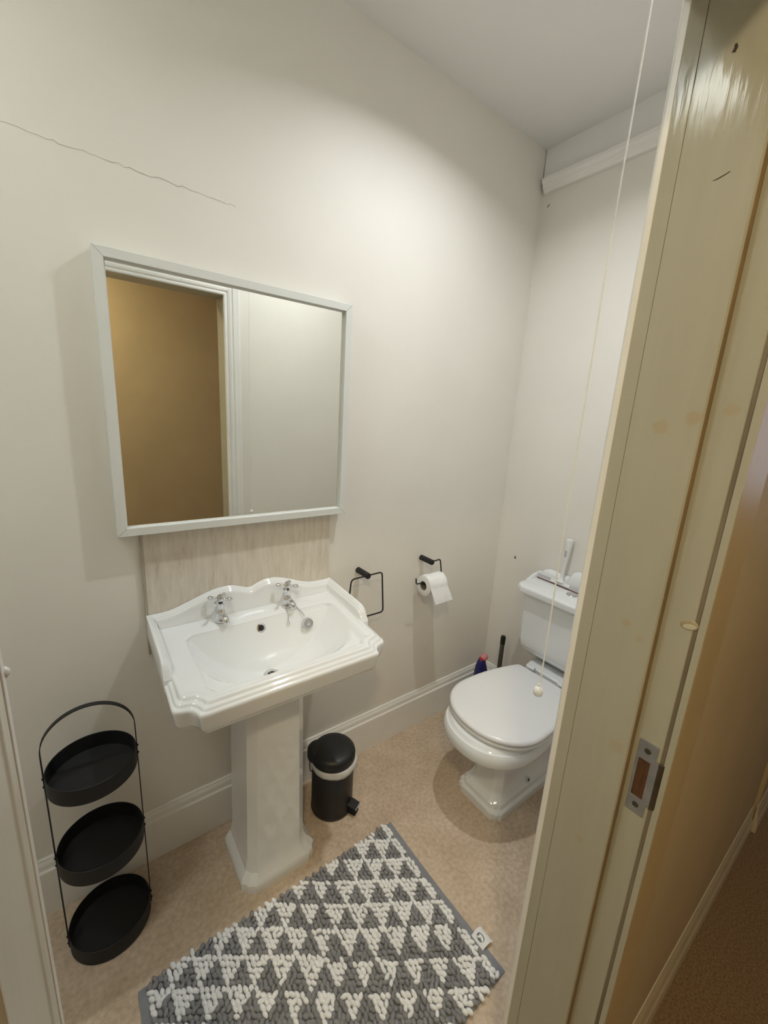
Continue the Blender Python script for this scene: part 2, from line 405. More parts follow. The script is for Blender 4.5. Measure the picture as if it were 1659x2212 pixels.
# right jamb: room-side edge strip, hairline joint, stop, rebate
CREV = 0.2825
bm = bmesh.new()
prism(bm, [(JX - 0.0004, YD - 0.0005), (JX - 0.0004, CREV + 0.0006), (JX - 0.0001, CREV + 0.0002), (JX + 0.03, CREV + 0.0003), (JX + 0.03, YD - 0.0005)], 0, HEAD + 0.03)
finish('jamb_edge', bm, M_JAMB, door, smooth=False)
bm = bmesh.new()
yr = 0.195
pr = [(JX, CREV - 0.0004), (JX, yr + 0.002), (JX + 0.002, yr), (JX + 0.035, yr), (JX + 0.035, CREV - 0.0001), (JX + 0.0006, CREV - 0.0001)]
prism(bm, pr, 0, HEAD + 0.03)
finish('jamb_stop', bm, M_JAMB, door, smooth=False)
bm = bmesh.new()
RX = 0.665
box(bm, JX + 0.0022, RX + 0.002, yr - 0.0006, yr, 0, HEAD)
finish('bare_edge', bm, M_JAMBRAW, door, smooth=False)
bm = bmesh.new()
prism(bm, [(RX, yr - 0.0008), (RX, 0.157), (RX + 0.002, 0.1555), (RX + 0.035, 0.1555), (RX + 0.035, yr - 0.0008)], 0, HEAD + 0.03)
jr = finish('jamb_rebate', bm, M_JAMB, door, smooth=False)
bm = bmesh.new()
prism(bm, [(RX + 0.0006, 0.1555), (RX + 0.0006, 0.1505), (RX + 0.03, 0.1505), (RX + 0.03, 0.1555)], 0, HEAD + 0.03)
finish('jamb_gap', bm, mat('gap_paint', (0.20, 0.16, 0.105), 0.7, var=0.2), door, smooth=False)
# latch nick: recess drawn as a proud darker oval with paler ellipse; hairline scuffs
bm = bmesh.new()
def ell(x, cy_, cz_, a, b, rot, k0=0, k1=24, inner=None):
    out = []
    for k in range(k0, k1 + 1):
        t = 2 * math.pi * k / 24
        u, v = a * math.cos(t), b * math.sin(t)
        out.append((x, cy_ + u * math.cos(rot) - v * math.sin(rot), cz_ + u * math.sin(rot) + v * math.cos(rot)))
    return out
o1 = ell(RX - 0.0007, 0.1615, 1.240, 0.0100, 0.0068, -0.25)[:-1]; o2 = ell(RX - 0.0002, 0.1615, 1.240, 0.0108, 0.0076, -0.25)[:-1]
loft(bm, [o2, o1])
finish('nick_oval', bm, mat('nick_dark_tone', (0.40, 0.34, 0.22), 0.5, var=0.15, vscale=60), door, smooth=False)
bm = bmesh.new()
loft(bm, [ell(RX - 0.0006, 0.1610, 1.2378, 0.0082, 0.0036, -0.25)[:-1], ell(RX - 0.0010, 0.1610, 1.2378, 0.0074, 0.0030, -0.25)[:-1]])
finish('nick_crescent', bm, mat('nick_pale_tone', (0.56, 0.52, 0.41), 0.4, var=0.05, vscale=60), door, smooth=False)
bm = bmesh.new()
strip(bm, [(JX - 0.0003, 0.2455, 1.934), (JX - 0.0003, 0.2445, 1.930), (JX - 0.0003, 0.2462, 1.926)], 0.0014, (-1, 0, 0))
strip(bm, [(JX - 0.0003, 0.2405, 1.7965), (JX - 0.0003, 0.236, 1.7968), (JX - 0.0003, 0.230, 1.7985), (JX - 0.0003, 0.224, 1.8005)], 0.0004, (-1, 0, 0))
finish('scratch', bm, M_MARK, door, smooth=False, keepn=True)
# hall-side architrave, face at y 0.142
bm = bmesh.new()
HA = [(0, 0), (0, 0.010), (0.002, 0.0125), (0.050, 0.0126), (0.098, 0.0128), (0.101, 0.0108), (0.1045, 0.0102), (0.105, 0.0)]
rings = []
for (cx, cz, dx, dz) in ((RX + 0.0010, 0, 1, 0), (RX + 0.0010, HEAD + 0.012, 1, 1), (JL - 0.012, HEAD + 0.012, -1, 1), (JL - 0.012, 0, -1, 0)):
    rings.append([(cx + dx * w, 0.1545 - h, cz + dz * w) for w, h in HA])
loft(bm, rings)
finish('hall_architrave', bm, M_HALLTRIM, door, smooth=False, bevel=0.001)
bm = bmesh.new(); box(bm, RX - 0.0012, RX + 0.0010, 0.1418, 0.1505, 0, HEAD + 0.01)
finish('architrave_bead', bm, M_JAMB, door, smooth=False, bevel=0.0005)
# left jamb with a moulded face seen edge-on, and head lining
bm = bmesh.new()
prism(bm, [(JL, 0.302), (JL, 0.285), (JL - 0.002, 0.283), (JL - 0.002, 0.272), (JL + 0.0, 0.270), (JL, 0.195), (JL - 0.013, 0.195), (JL - 0.013, 0.155), (JL - 0.045, 0.155), (JL - 0.045, 0.302)], 0, HEAD + 0.03)
finish('jamb_left', bm, M_LEFTJ, door, smooth=False, bevel=0.0012)
bm = bmesh.new(); lathe(bm, [(0.0, -0.001), (0.0036, 0.0), (0.0034, 0.0015), (0.002, 0.0030), (0.0, 0.0036)], (JL, 0.3120, 1.334), (1, 0, 0.1), 14)
finish('nail_cap', bm, M_WPLAST, door)
bm = bmesh.new()
box(bm, JL - 0.02, JX + 0.03, yr, YD - 0.0005, HEAD, HEAD + 0.03); box(bm, JL - 0.03, RX + 0.03, 0.1555, yr, HEAD + 0.012, HEAD + 0.03)
finish('head_lining', bm, M_JAMB, door, smooth=False, bevel=0.001)

# strike plate let into the rebate
def poly_face_with_hole(bm, outer, hole, x, t):
    """plate in the y-z plane at x, thickness t, with a rectangular hole; outer and hole share count"""
    n = len(outer)
    A = [bm.verts.new((x, y, z)) for y, z in outer]; B = [bm.verts.new((x, y, z)) for y, z in hole]
    A2 = [bm.verts.new((x + t, y, z)) for y, z in outer]; B2 = [bm.verts.new((x + t, y, z)) for y, z in hole]
    for i in range(n):
        j = (i + 1) % n
        bm.faces.new((A[i], A[j], B[j], B[i])); bm.faces.new((A2[i], B2[i], B2[j], A2[j]))
        bm.faces.new((A[i], A2[i], A2[j], A[j])); bm.faces.new((B[i], B[j], B2[j], B2[i]))
z0, z1 = 0.910, 1.038
outer = [(0.1865, z1), (0.1865, z0), (0.1605, z0), (0.1605, 0.934), (0.1560, 0.934), (0.1560, 1.015), (0.1605, 1.015), (0.1605, z1)]
hole = [(0.1830, 1.006), (0.1830, 0.938), (0.1668, 0.938), (0.1668, 0.950), (0.1668, 0.958), (0.1668, 0.995), (0.1668, 1.000), (0.1668, 1.006)]
bm = bmesh.new(); poly_face_with_hole(bm, outer, hole, RX - 0.0022, 0.0016)
sp = finish('strike_plate', bm, M_STEEL, door, smooth=False, bevel=0.0004)
# curled lip that wraps the rebate edge
bm = bmesh.new()
pth = [(RX - 0.0022, 0.1560), (RX - 0.0018, 0.1530), (RX + 0.0000, 0.1505), (RX + 0.0035, 0.1488), (RX + 0.0035, 0.1473), (RX - 0.0012, 0.1488), (RX - 0.0034, 0.1515), (RX - 0.0038, 0.1560)]
loft(bm, [[(x, y, z) for x, y in pth] for z in (0.934, 1.015)])
lp = finish('strike_lip', bm, M_DARKST, None, smooth=True, bevel=0.0003); lp.parent = sp
bm = bmesh.new(); box(bm, RX - 0.0015, RX - 0.0004, 0.1664, 0.1834, 0.9376, 1.0064)
o = finish('latch_mortise', bm, M_WOOD, None, smooth=False); o.parent = sp
for zz in (1.023, 0.924):
    bm = bmesh.new()
    lathe(bm, [(0.0001, 0.0), (0.0048, 0.0), (0.0045, 0.0007), (0.0020, 0.0012), (0.0018, 0.0003), (0.0001, 0.0003)], (RX - 0.0022, 0.1735, zz), (-1, 0, 0), 18)
    o = finish('screw', bm, M_DARKST, None); o.parent = sp

# ------------------------------------------------------------------ tiles behind basin
tp = thing('splashback', 'travertine look tiled splashback panel between mirror and basin', 'splashback', (0.43, YW, 0.80))
def tile(x0, x1):
    bm = bmesh.new(); box(bm, x0, x1, YW - 0.010, YW - 0.002, 0.76, 1.40)
    finish('tile', bm, M_TILE, tp, smooth=False, bevel=0.0008)
tile(0.134, 0.3285); tile(0.3310, 0.5350); tile(0.5375, 0.7345)
bm = bmesh.new(); box(bm, 0.132, 0.7365, YW - 0.0088, YW - 0.0008, 0.758, 1.402); finish('grout', bm, M_TILEGR, tp, smooth=False)
bm = bmesh.new(); box(bm, 0.1275, 0.1330, YW - 0.0112, YW - 0.0004, 0.757, 1.403)
finish('edge_trim', bm, mat('edge_trim_plastic', (0.42, 0.38, 0.30), 0.5, var=0.05), tp, smooth=False, bevel=0.001)

# ------------------------------------------------------------------ mirror
mr = thing('wall_mirror', 'large square wall mirror with narrow pale frame above the basin', 'mirror', (0.431, YW, 1.13))
X0, X1, Z0, Z1, YF = 0.0745, 0.7765, 1.141, 1.841, 1.258
FP = [(0.0, 0.0), (0.0, 0.0455), (0.001, 0.0465), (0.0215, 0.0465), (0.0225, 0.0455), (0.0225, 0.034), (0.0255, 0.033), (0.0255, 0.0)]
def side(pts):
    bm = bmesh.new()
    a, b, da, db = pts
    loft(bm, [[(a[0] + da[0] * w, YW - 0.0005 - h, a[1] + da[1] * w) for w, h in FP], [(b[0] + db[0] * w, YW - 0.0005 - h, b[1] + db[1] * w) for w, h in FP]])
    finish('frame_rail', bm, M_FRAME, mr, smooth=False)
g = 0.0004
side(((X0, Z1), (X1, Z1), (1, -1), (-1, -1)))
side(((X0, Z0), (X1, Z0), (1, 1), (-1, 1)))
side(((X0, Z0 + g), (X0, Z1 - g), (1, 1), (1, -1)))
side(((X1, Z0 + g), (X1, Z1 - g), (-1, 1), (-1, -1)))
M_MIT = mat('mitre_line', (0.25, 0.27, 0.25), 0.6, var=0.05)  # thin dark line drawn along each frame mitre
for cx, cz, dx, dz in ((X0, Z1, 1, -1), (X1, Z1, -1, -1), (X0, Z0, 1, 1), (X1, Z0, -1, 1)):
    bm = bmesh.new()
    y = YW - 0.0005 - 0.0465 - 0.0001
    a = Vector((cx, y, cz)) + Vector((dx, 0, dz)) * 0.001; b = Vector((cx, y, cz)) + Vector((dx, 0, dz)) * 0.0225
    q = Vector((dz, 0, -dx)).normalized() * 0.00045
    bm.faces.new([bm.verts.new(v) for v in (a + q, b + q, b - q, a - q)])
    finish('mitre_joint', bm, M_MIT, mr, smooth=False, keepn=True)
bm = bmesh.new(); box(bm, X0 + 0.02, X1 - 0.02, YW - 0.032, YW - 0.012, Z0 + 0.02, Z1 - 0.02)
finish('mirror_glass', bm, M_GLASS, mr, smooth=False)

# ------------------------------------------------------------------ pedestal basin
BX0, BX1, BXC = 0.128, 0.741, 0.434
YB, YFR = 1.2945, 0.889
basin = thing('basin', 'white ceramic pedestal basin with scalloped back and notched front corners', 'basin', (BXC, 1.2, 0))
def zr(x, y): return 0.8085 + 0.095 * (y - 0.885)
def outline(d, yb=YB):
    """basin plan outline inset by d, with ogee-notched front corners"""
    x0, x1, yf = BX0 + d, BX1 - d, YFR + d
    half = []                       # right front corner from front edge going to the side, about the middle
    n = 0.050
    raw = [(-n - 0.008, 0), (-n - 0.003, 0.0015), (-n, 0.006), (-n + 0.003, 0.016), (-n + 0.010, 0.027), (-n + 0.020, 0.034), (-n + 0.032, 0.0365), (-n + 0.041, 0.0385), (-n + 0.0475, 0.044), (-n + 0.050, 0.052)]
    rgt = [(x1 + a, yf + b) for a, b in raw]
    lft = [(x0 - a, yf + b) for a, b in raw][::-1]
    return lft + rgt + [(x1, yb), (x0, yb)]
CB = (0.440, 1.090); N = 360
BOWL = rrect(0.208, 0.690, 0.940, 1.198, 0.032)
def ringpol(poly): return polar(poly, CB, N)
bm = bmesh.new()
O = lambda d: ringpol(outline(d))
rings = []
def add(d, dz, base=None): rings.append(with_z(O(d), lambda x, y, dz=dz: zr(x, y) + dz))
und = sup(0.433, 1.14, 0.13, 0.12, 2.4, N)
rings.append([(p[0], p[1], 0.60) for p in lerp2(und, [(0.433, 1.14)] * N, 0.35)])
rings.append([(p[0], p[1], 0.635) for p in und])
rings.append(with_z(lerp2(O(0.03), und, 0.45), 0.690))
rings.append(with_z(O(0.032), lambda x, y: zr(x, y) - 0.062))
for d, dz in ((0.017, -0.072), (0.011, -0.071), (0.0095, -0.064), (0.0065, -0.0615), (0.005, -0.055), (0.0018, -0.028), (0.0, -0.018), (0.0008, -0.0125), (0.003, -0.0100), (0.0065, -0.0096), (0.0085, -0.0080), (0.0098, -0.0045), (0.0120, -0.0028), (0.0170, -0.0022), (0.0190, -0.0004), (0.0205, 0.0035), (0.0235, 0.0058), (0.0280, 0.0060), (0.0310, 0.0046), (0.034, 0.0030)):
    add(d, dz)
deck0 = O(0.034); bw = ringpol(BOWL)
for t, dz in ((0.35, 0.0022), (0.7, 0.0018), (0.93, 0.0014)):
    rings.append(with_z(lerp2(deck0, bw, t), lambda x, y, dz=dz: zr(x, y) + dz))
DR = (0.436, 1.105, 0.690)
el = sup(DR[0], DR[1], 0.024, 0.024, 2.0, N)
def zfield(x, y):
    """floor falling from the sides and front to the drain, met by a curved sloping back wall"""
    xd, yd, zd = DR
    hx = (xd - 0.208) if x < xd else (0.690 - xd)
    hy = (yd - 0.940) if y < yd else 0.26
    q = (abs((x - xd) / hx) ** 3.2 + abs((y - yd) / hy) ** 3.2) ** (1 / 3.2)
    za = zd + (zr(x, y) - zd) * (0.16 * q + 0.84 * q ** 2.1)
    back = 1.198 - 0.10 * 0
    zb = zr(x, 1.198) - 0.002 - (back - y) * (2.05 - 0.7 * ((x - 0.440) / 0.241) ** 2) 
    k = 0.006
    m = max(za, zb); h = max(k - abs(za - zb), 0) / k
    return m + h * h * k * 0.25
LIP = [(0.0, 0.0), (0.006, 0.0007), (0.014, 0.0022), (0.026, 0.0052), (0.045, 0.0100), (0.07, 0.0165)]
for t, lip in LIP:
    P2 = lerp2(bw, [(DR[0], DR[1])] * N, t)
    rings.append(with_z(P2, lambda x, y, lip=lip: min(zr(x, y) - lip * 0.8, zfield(x, y) + (1 if lip == 0 else 0))))
for k in range(1, 40):
    t = 0.07 + 0.93 * (k / 40)
    P2 = lerp2(bw, el, min(1.0, t))
    rings.append(with_z(P2, lambda x, y: min(zr(x, y) - 0.0132, zfield(x, y))))
rings.append(with_z(el, 0.692))
rings.append(with_z(lerp2(el, [(DR[0], DR[1])] * N, 0.25), 0.675))
rings.append(with_z(lerp2(el, [(DR[0], DR[1])] * N, 0.3), 0.645))
loft(bm, rings)
bm.normal_update()
BOWLBVH = BVHTree.FromBMesh(bm)
# scalloped upstand: swept moulded wall along left side, back and right side
SEC = [(0.0, -0.05), (0.0, -0.0035), (0.0012, -0.0008), (0.0045, 0.0), (0.0080, -0.0008), (0.0100, -0.0038), (0.0118, -0.0050), (0.0150, -0.0056), (0.0168, -0.0080), (0.0180, -0.0105), (0.0212, -0.0118), (0.0232, -0.0150), (0.0245, -0.022)]
top_x = smooth_curve([(BX0, 0.886), (0.160, 0.886), (0.197, 0.890), (0.235, 0.902), (0.290, 0.921), (0.331, 0.931), (0.372, 0.932), (0.400, 0.924), (0.424, 0.915), (0.442, 0.915), (0.462, 0.924), (0.488, 0.931), (0.525, 0.930), (0.570, 0.917), (0.615, 0.899), (0.655, 0.888), (0.700, 0.885), (BX1, 0.886)], 120)
side_y = smooth_curve([(1.030, 0.8250), (1.034, 0.832), (1.040, 0.843), (1.045, 0.853), (1.053, 0.862), (1.066, 0.869), (1.09, 0.8725), (1.16, 0.877), (1.24, 0.883), (YB, 0.886)], 46)
def upring(px, py, ix, iy, ztop):
    zd = zr(px, py) + 0.001; out = []
    hgt = ztop - zd
    k = max(0.12, min(1.0, hgt / 0.03))
    for d, dz in SEC:
        z = ztop + dz * k if dz > -0.04 else zd - 0.03
        out.append((px + ix * d, py + iy * d, max(z, zd - 0.03)))
    foot = 0.0290
    out.append((px + ix * foot, py + iy * foot, zd + 0.004 * k)); out.append((px + ix * (foot + 0.004), py + iy * (foot + 0.004), zd - 0.0015)); out.append((px + ix * (foot + 0.004), py + iy * (foot + 0.004), zd - 0.03))
    return out
RG = []
e = 0.0006
for y, z in side_y[:-1]: RG.append(upring(BX0 - e, y, 1, 0, z))
RG.append(upring(BX0 - e, YB, 1, -1, 0.886))
for x, z in top_x[1:-1]: RG.append(upring(x, YB, 0, -1, z))
RG.append(upring(BX1 + e, YB, -1, -1, 0.886))
for y, z in side_y[::-1][1:]: RG.append(upring(BX1 + e, y, -1, 0, z))
# drop the few back stations that would cross the mitre
def okr(i, r): return True
loft(bm, [r for i, r in enumerate(RG) if not (len(side_y) - 1 < i < len(side_y) + 6 and i != len(side_y) - 1) and not (len(RG) - len(side_y) - 6 < i < len(RG) - len(side_y))])
finish('bowl', bm, M_CERAM, basin, autosmooth=50)
# pedestal
def cham(x0, x1, y0, y1, c, notch=0.0):
    """plan with cut front corners; notch adds small shoulders"""
    if notch:
        return [(x0, y1), (x0, y0 + c + notch), (x0 + notch, y0 + c), (x0 + c * 0.55, y0 + c * 0.55), (x0 + c, y0 + notch), (x0 + c + notch, y0), (x1 - c - notch, y0), (x1 - c, y0 + notch), (x1 - c * 0.55, y0 + c * 0.55), (x1 - notch, y0 + c), (x1, y0 + c + notch), (x1, y1)]
    return [(x0, y1), (x0, y0 + c), (x0 + 0.001, y0 + c - 0.001), (x0 + c * 0.5, y0 + c * 0.5), (x0 + c - 0.001, y0 + 0.001), (x0 + c, y0), (x1 - c, y0), (x1 - c + 0.001, y0 + 0.001), (x1 - c * 0.5, y0 + c * 0.5), (x1 - 0.001, y0 + c - 0.001), (x1, y0 + c), (x1, y1)]
bm = bmesh.new()
px0, px1, py0, py1 = 0.303, 0.554, 0.994, 1.205
sx0, sx1, sy0, sy1 = 0.328, 0.520, 1.020, 1.200
R_ = []
def pr2(a, z, nt): R_.append([(x, y, z) for x, y in cham(*a, notch=nt)])
pr2((px0, px1, py0, py1, 0.026), 0.0, 0.010); pr2((px0 - 0.001, px1 + 0.001, py0 - 0.001, py1, 0.026), 0.020, 0.010)
pr2((px0, px1, py0, py1, 0.026), 0.032, 0.010); pr2((px0 + 0.006, px1 - 0.006, py0 + 0.006, py1, 0.025), 0.042, 0.010)
pr2((px0 + 0.018, px1 - 0.022, py0 + 0.017, py1, 0.024), 0.058, 0.007); pr2((sx0 - 0.004, sx1 + 0.004, sy0 - 0.004, sy1, 0.024), 0.078, 0.004)
for z in (0.100, 0.3, 0.5, 0.62):
    k = (z - 0.1) * 0.012
    pr2((sx0 + k, sx1 - k, sy0, sy1, 0.024), z, 0)
pr2((sx0 + 0.006, sx1 - 0.006, sy0, sy1, 0.024), 0.664, 0)
loft(bm, R_)
finish('pedestal', bm, M_CERAM, basin, smooth=True, autosmooth=28)
# raised front panel lines of the pedestal shaft
bm = bmesh.new()
lathe(bm, [(0.0001, 0.0015), (0.0125, 0.0015), (0.0125, 0.0025), (0.0215, 0.003), (0.0235, 0.0022), (0.0238, 0.0005), (0.0235, -0.001), (0.0120, -0.001), (0.0120, -0.01), (0.0001, -0.01)], DR, (0, 0, 1), 36)
dw = finish('drain_waste', bm, M_CHROME, basin)
bm = bmesh.new()
lathe(bm, [(0.0001, 0.0), (0.0123, 0.0), (0.0123, 0.0006), (0.0001, 0.0006)], (DR[0], DR[1], DR[2] + 0.0012), (0, 0, 1), 24)
o = finish('drain_hole', bm, M_HOLE, None); o.parent = dw
bm = bmesh.new()
for a in (0, math.pi / 2):
    c, s = math.cos(a + 0.3), math.sin(a + 0.3)
    tube(bm, [(DR[0] - c * 0.0122, DR[1] - s * 0.0122, DR[2] + 0.0024), (DR[0] + c * 0.0122, DR[1] + s * 0.0122, DR[2] + 0.0024)], 0.0013, 6)
o = finish('drain_grid', bm, M_CHROME, None); o.parent = dw
# overflow on the back slope of the bowl
def on_bowl(x, z):
    hit = BOWLBVH.ray_cast(Vector((x, 1.05, z)), Vector((0, 1, 0)))
    return hit[0], (hit[1] if hit[1].y < 0 else -hit[1])
p, n = on_bowl(0.433, 0.812)
bm = bmesh.new()
lathe(bm, [(0.0001, 0.001), (0.0085, 0.001), (0.0088, 0.0018), (0.0105, 0.0032), (0.0140, 0.0024), (0.0150, 0.0008), (0.0150, -0.003), (0.0001, -0.003)], p, n, 28)
of = finish('overflow_ring', bm, M_CHROME, basin)
bm = bmesh.new(); lathe(bm, [(0.0001, 0.0012), (0.0090, 0.0012), (0.0090, 0.0017), (0.0001, 0.0017)], p, n, 24)
o = finish('overflow_hole', bm, M_HOLE, None); o.parent = of
# two grime specks
# ------------------------------------------------------------------ taps (each screwed into the basin ledge, a thing of its own)
def make_tap(loc, label, ang):
    t = thing('basin_tap', label, 'tap', loc, 'chrome taps on the basin ledge')
    L = Vector(loc)
    bm = bmesh.new()
    lathe(bm, [(0.0185, 0.0), (0.0192, 0.003), (0.0182, 0.006), (0.0165, 0.012), (0.0158, 0.020), (0.0150, 0.028), (0.0135, 0.034), (0.0112, 0.037), (0.0105, 0.042), (0.0108, 0.054), (0.0112, 0.056), (0.0095, 0.0585), (0.0060, 0.060), (0.0055, 0.066)], L, (0, 0, 1), 32)
    b = finish('tap_body', bm, M_CHROME, t)
    bm = bmesh.new()
    d = Vector((0.12, -1, 0)).normalized()
    pth = [L + Vector((0, 0, 0.022)) + d * 0.008, L + Vector((0, 0, 0.0245)) + d * 0.022, L + Vector((0, 0, 0.0235)) + d * 0.032, L + Vector((0, 0, 0.019)) + d * 0.040, L + Vector((0, 0, 0.010)) + d * 0.0425]
    tube(bm, smooth_path(pth), [0.0105, 0.0100, 0.0096, 0.0094, 0.0094, 0.0094, 0.0094, 0.0094, 0.0094, 0.0096, 0.0098, 0.0098, 0.0094], 18)
    finish('spout', bm, M_CHROME, t)
    bm = bmesh.new()
    lathe(bm, [(0.0072, 0.0), (0.0072, 0.004), (0.0058, 0.006)], L + Vector((0, 0, 0.0595)), (0, 0, 1), 20)
    finish('spindle', bm, M_CAPBLK, t)
    bm = bmesh.new()
    hz = 0.0735
    lathe(bm, [(0.0065, -0.009), (0.0088, -0.006), (0.0100, 0.000), (0.0096, 0.006), (0.0078, 0.009), (0.0070, 0.012), (0.0040, 0.0145), (0.0001, 0.0152)], L + Vector((0, 0, hz)), (0, 0, 1), 24)
    for k in range(4):
        a = ang + k * math.pi / 2; dd = Vector((math.cos(a), math.sin(a), 0.0))
        lathe(bm, [(0.0046, 0.006), (0.0032, 0.013), (0.0030, 0.017), (0.0044, 0.022), (0.0066, 0.029), (0.0066, 0.033), (0.0050, 0.0370), (0.0020, 0.0386), (0.0001, 0.039)], L + Vector((0, 0, hz)), dd, 16)
    finish('cross_handle', bm, M_CHROME, t)
    return t
def smooth_path(p, n=12): return [Vector(q) for q in smooth_curve([tuple(v) for v in p], n)]
def deck(x, y): return Vector((x, y, zr(x, y) + 0.0025))
T1 = deck(0.323, 1.236); T2 = deck(0.541, 1.232)
make_tap(T1, 'chrome cross-head tap on the left of the basin ledge', math.radians(-37))
make_tap(T2, 'chrome cross-head tap on the right of the ledge, beside the plug chain', math.radians(-37))
# plug on its chain, and the loose chain end, resting in the bowl
plug = thing('basin_plug', 'round chrome basin plug hanging on its chain from the right tap', 'plug', (0.575, 1.20, 0.82))
def chain(pts, name):
    bm = bmesh.new(); P = smooth_path(pts, 44)
    for i in range(len(P) - 1):
        bmesh.ops.create_icosphere(bm, subdivisions=1, radius=0.0017, matrix=Matrix.Translation(P[i]))
    tube(bm, P, 0.0006, 6)
    return finish(name, bm, M_CHROME, plug)
def bowlpt(x, z, off=0.004):
    p, n = on_bowl(x, z); return p + n * off
pa = T2 + Vector((-0.012, -0.018, 0.0035))
chain([pa, deck(0.527, 1.205) + Vector((0, 0, 0.002)), bowlpt(0.528, 0.828, 0.003), bowlpt(0.524, 0.812, 0.003)], 'loose_chain')
bm = bmesh.new()
e1 = bowlpt(0.523, 0.806, 0.006); bmesh.ops.create_uvsphere(bm, u_segments=14, v_segments=10, radius=0.0052, matrix=Matrix.Translation(e1))
finish('chain_ball', bm, M_CHROME, plug)
pb = T2 + Vector((0.012, -0.018, 0.0035)); pc = bowlpt(0.583, 0.812, 0.010)
chain([pb, deck(0.563, 1.204) + Vector((0, 0, 0.003)), bowlpt(0.575, 0.828, 0.006), bowlpt(0.581, 0.814, 0.009)], 'plug_chain')
pq, nq = on_bowl(0.585, 0.792)
bm = bmesh.new()
nn = (nq + Vector((0.15, -0.5, 0.1))).normalized()
lathe(bm, [(0.0001, 0.0), (0.0160, 0.0), (0.0165, 0.006), (0.0195, 0.0075), (0.0200, 0.0095), (0.0190, 0.0110), (0.0165, 0.0100), (0.0040, 0.0115), (0.0030, 0.0135), (0.0001, 0.0140)], pq + nq * 0.004, nn, 30)
finish('plug_disc', bm, M_CHROME, plug)

# ------------------------------------------------------------------ toilet
TY = 0.822
toilet = thing('toilet', 'white close-coupled toilet with closed lid in the corner behind the door jamb', 'toilet', (1.35, TY, 0))
NT = 160
# pan: foot, faceted neck, flaring bowl
def tfoot(x0, hw, xb, c, nt):   # plan of foot, front towards -x
    P = cham(-hw, hw, 0, xb - x0, c, notch=nt)
    return [(x0 + b, TY - a) for a, b in P]
def rim(xf, hw, xb=1.62, n=2.2, c=1.235):
    """D plan: elliptical front about x=c, straight-ish sides narrowing to the back"""
    out = []
    a = c - xf
    for k in range(61):
        t = math.pi / 2 + math.pi * k / 60
        r = (abs(math.cos(t) / a) ** n + abs(math.sin(t) / hw) ** n) ** (-1 / n)
        out.append((c + r * math.cos(t), TY + r * math.sin(t)))
    for k in range(1, 12):
        t = k / 12; out.append((c + (xb - c) * t, TY - hw * (1 - 0.38 * t ** 1.8)))
    out.append((xb, TY - hw * 0.60)); out.append((xb, TY + hw * 0.60))
    for k in range(11, 0, -1):
        t = k / 12; out.append((c + (xb - c) * t, TY + hw * (1 - 0.38 * t ** 1.8)))
    return out
ct = (1.33, TY)
def PT(poly, z): return with_z(polar(poly, ct, NT), z)
bm = bmesh.new()
rg = [PT(tfoot(1.163, 0.106, 1.68, 0.018, 0.014), 0.0), PT(tfoot(1.162, 0.107, 1.68, 0.018, 0.014), 0.028), PT(tfoot(1.165, 0.104, 1.68, 0.018, 0.014), 0.034),
      PT(tfoot(1.173, 0.096, 1.68, 0.018, 0.013), 0.038), PT(tfoot(1.176, 0.093, 1.68, 0.019, 0.011), 0.055), PT(tfoot(1.190, 0.081, 1.68, 0.024, 0.005), 0.070),
      PT(tfoot(1.199, 0.073, 1.68, 0.026, 0.002), 0.088), PT(tfoot(1.206, 0.070, 1.68, 0.028, 0.002), 0.12), PT(tfoot(1.200, 0.074, 1.68, 0.030, 0.002), 0.19)]
nk = polar(tfoot(1.190, 0.080, 1.68, 0.032, 0.002), ct, NT)
b0 = polar(rim(1.120, 0.120), ct, NT)
rg.append(with_z(lerp2(nk, b0, 0.25), 0.225)); rg.append(with_z(lerp2(nk, b0, 0.75), 0.248))
rg.append(with_z(polar(rim(1.105, 0.128), ct, NT), 0.262)); rg.append(with_z(polar(rim(1.082, 0.142), ct, NT), 0.285))
for xf, hw, z in ((1.062, 0.156, 0.303), (1.050, 0.165, 0.311), (1.044, 0.170, 0.3115), (1.034, 0.177, 0.318), (1.027, 0.182, 0.330), (1.025, 0.184, 0.345), (1.028, 0.182, 0.362), (1.034, 0.177, 0.372), (1.040, 0.172, 0.3735), (1.044, 0.169, 0.377), (1.050, 0.164, 0.384), (1.060, 0.156, 0.3865)):
    rg.append(with_z(polar(rim(xf, hw), ct, NT), z))
loft(bm, rg)
# back ledge carrying the hinges and cistern
pl = [(1.566, TY - 0.108), (1.566, TY + 0.108), (1.60, TY + 0.116), (1.755, TY + 0.112), (1.755, TY - 0.112), (1.60, TY - 0.112)]
loft(bm, [[(x, y, z) for x, y in pl] for z in (0.28, 0.425, 0.432)] + [[(x + (0.006 if x < 1.6 else 0), TY + (y - TY) * 0.95, 0.437) for x, y in pl]])
pan = finish('pan', bm, M_CERAM, toilet, autosmooth=24)
bm = bmesh.new()
lathe(bm, [(0.0001, 0.003), (0.0060, 0.003), (0.0068, 0.0045), (0.0110, 0.006), (0.0130, 0.004), (0.0135, -0.004), (0.0001, -0.004)], (1.385, TY - 0.083, 0.068), (0, -1, 0.5), 24)
o = finish('bolt_cover', bm, M_SEAT, None); o.parent = toilet; o.matrix_parent_inverse = Matrix.Translation(-toilet.location)
bm = bmesh.new()
lathe(bm, [(0.0001, 0.0042), (0.0062, 0.0042), (0.0062, 0.0055), (0.0001, 0.0048)], (1.385, TY - 0.083, 0.068), (0, -1, 0.5), 20)
finish('bolt', bm, M_DARKST, toilet)
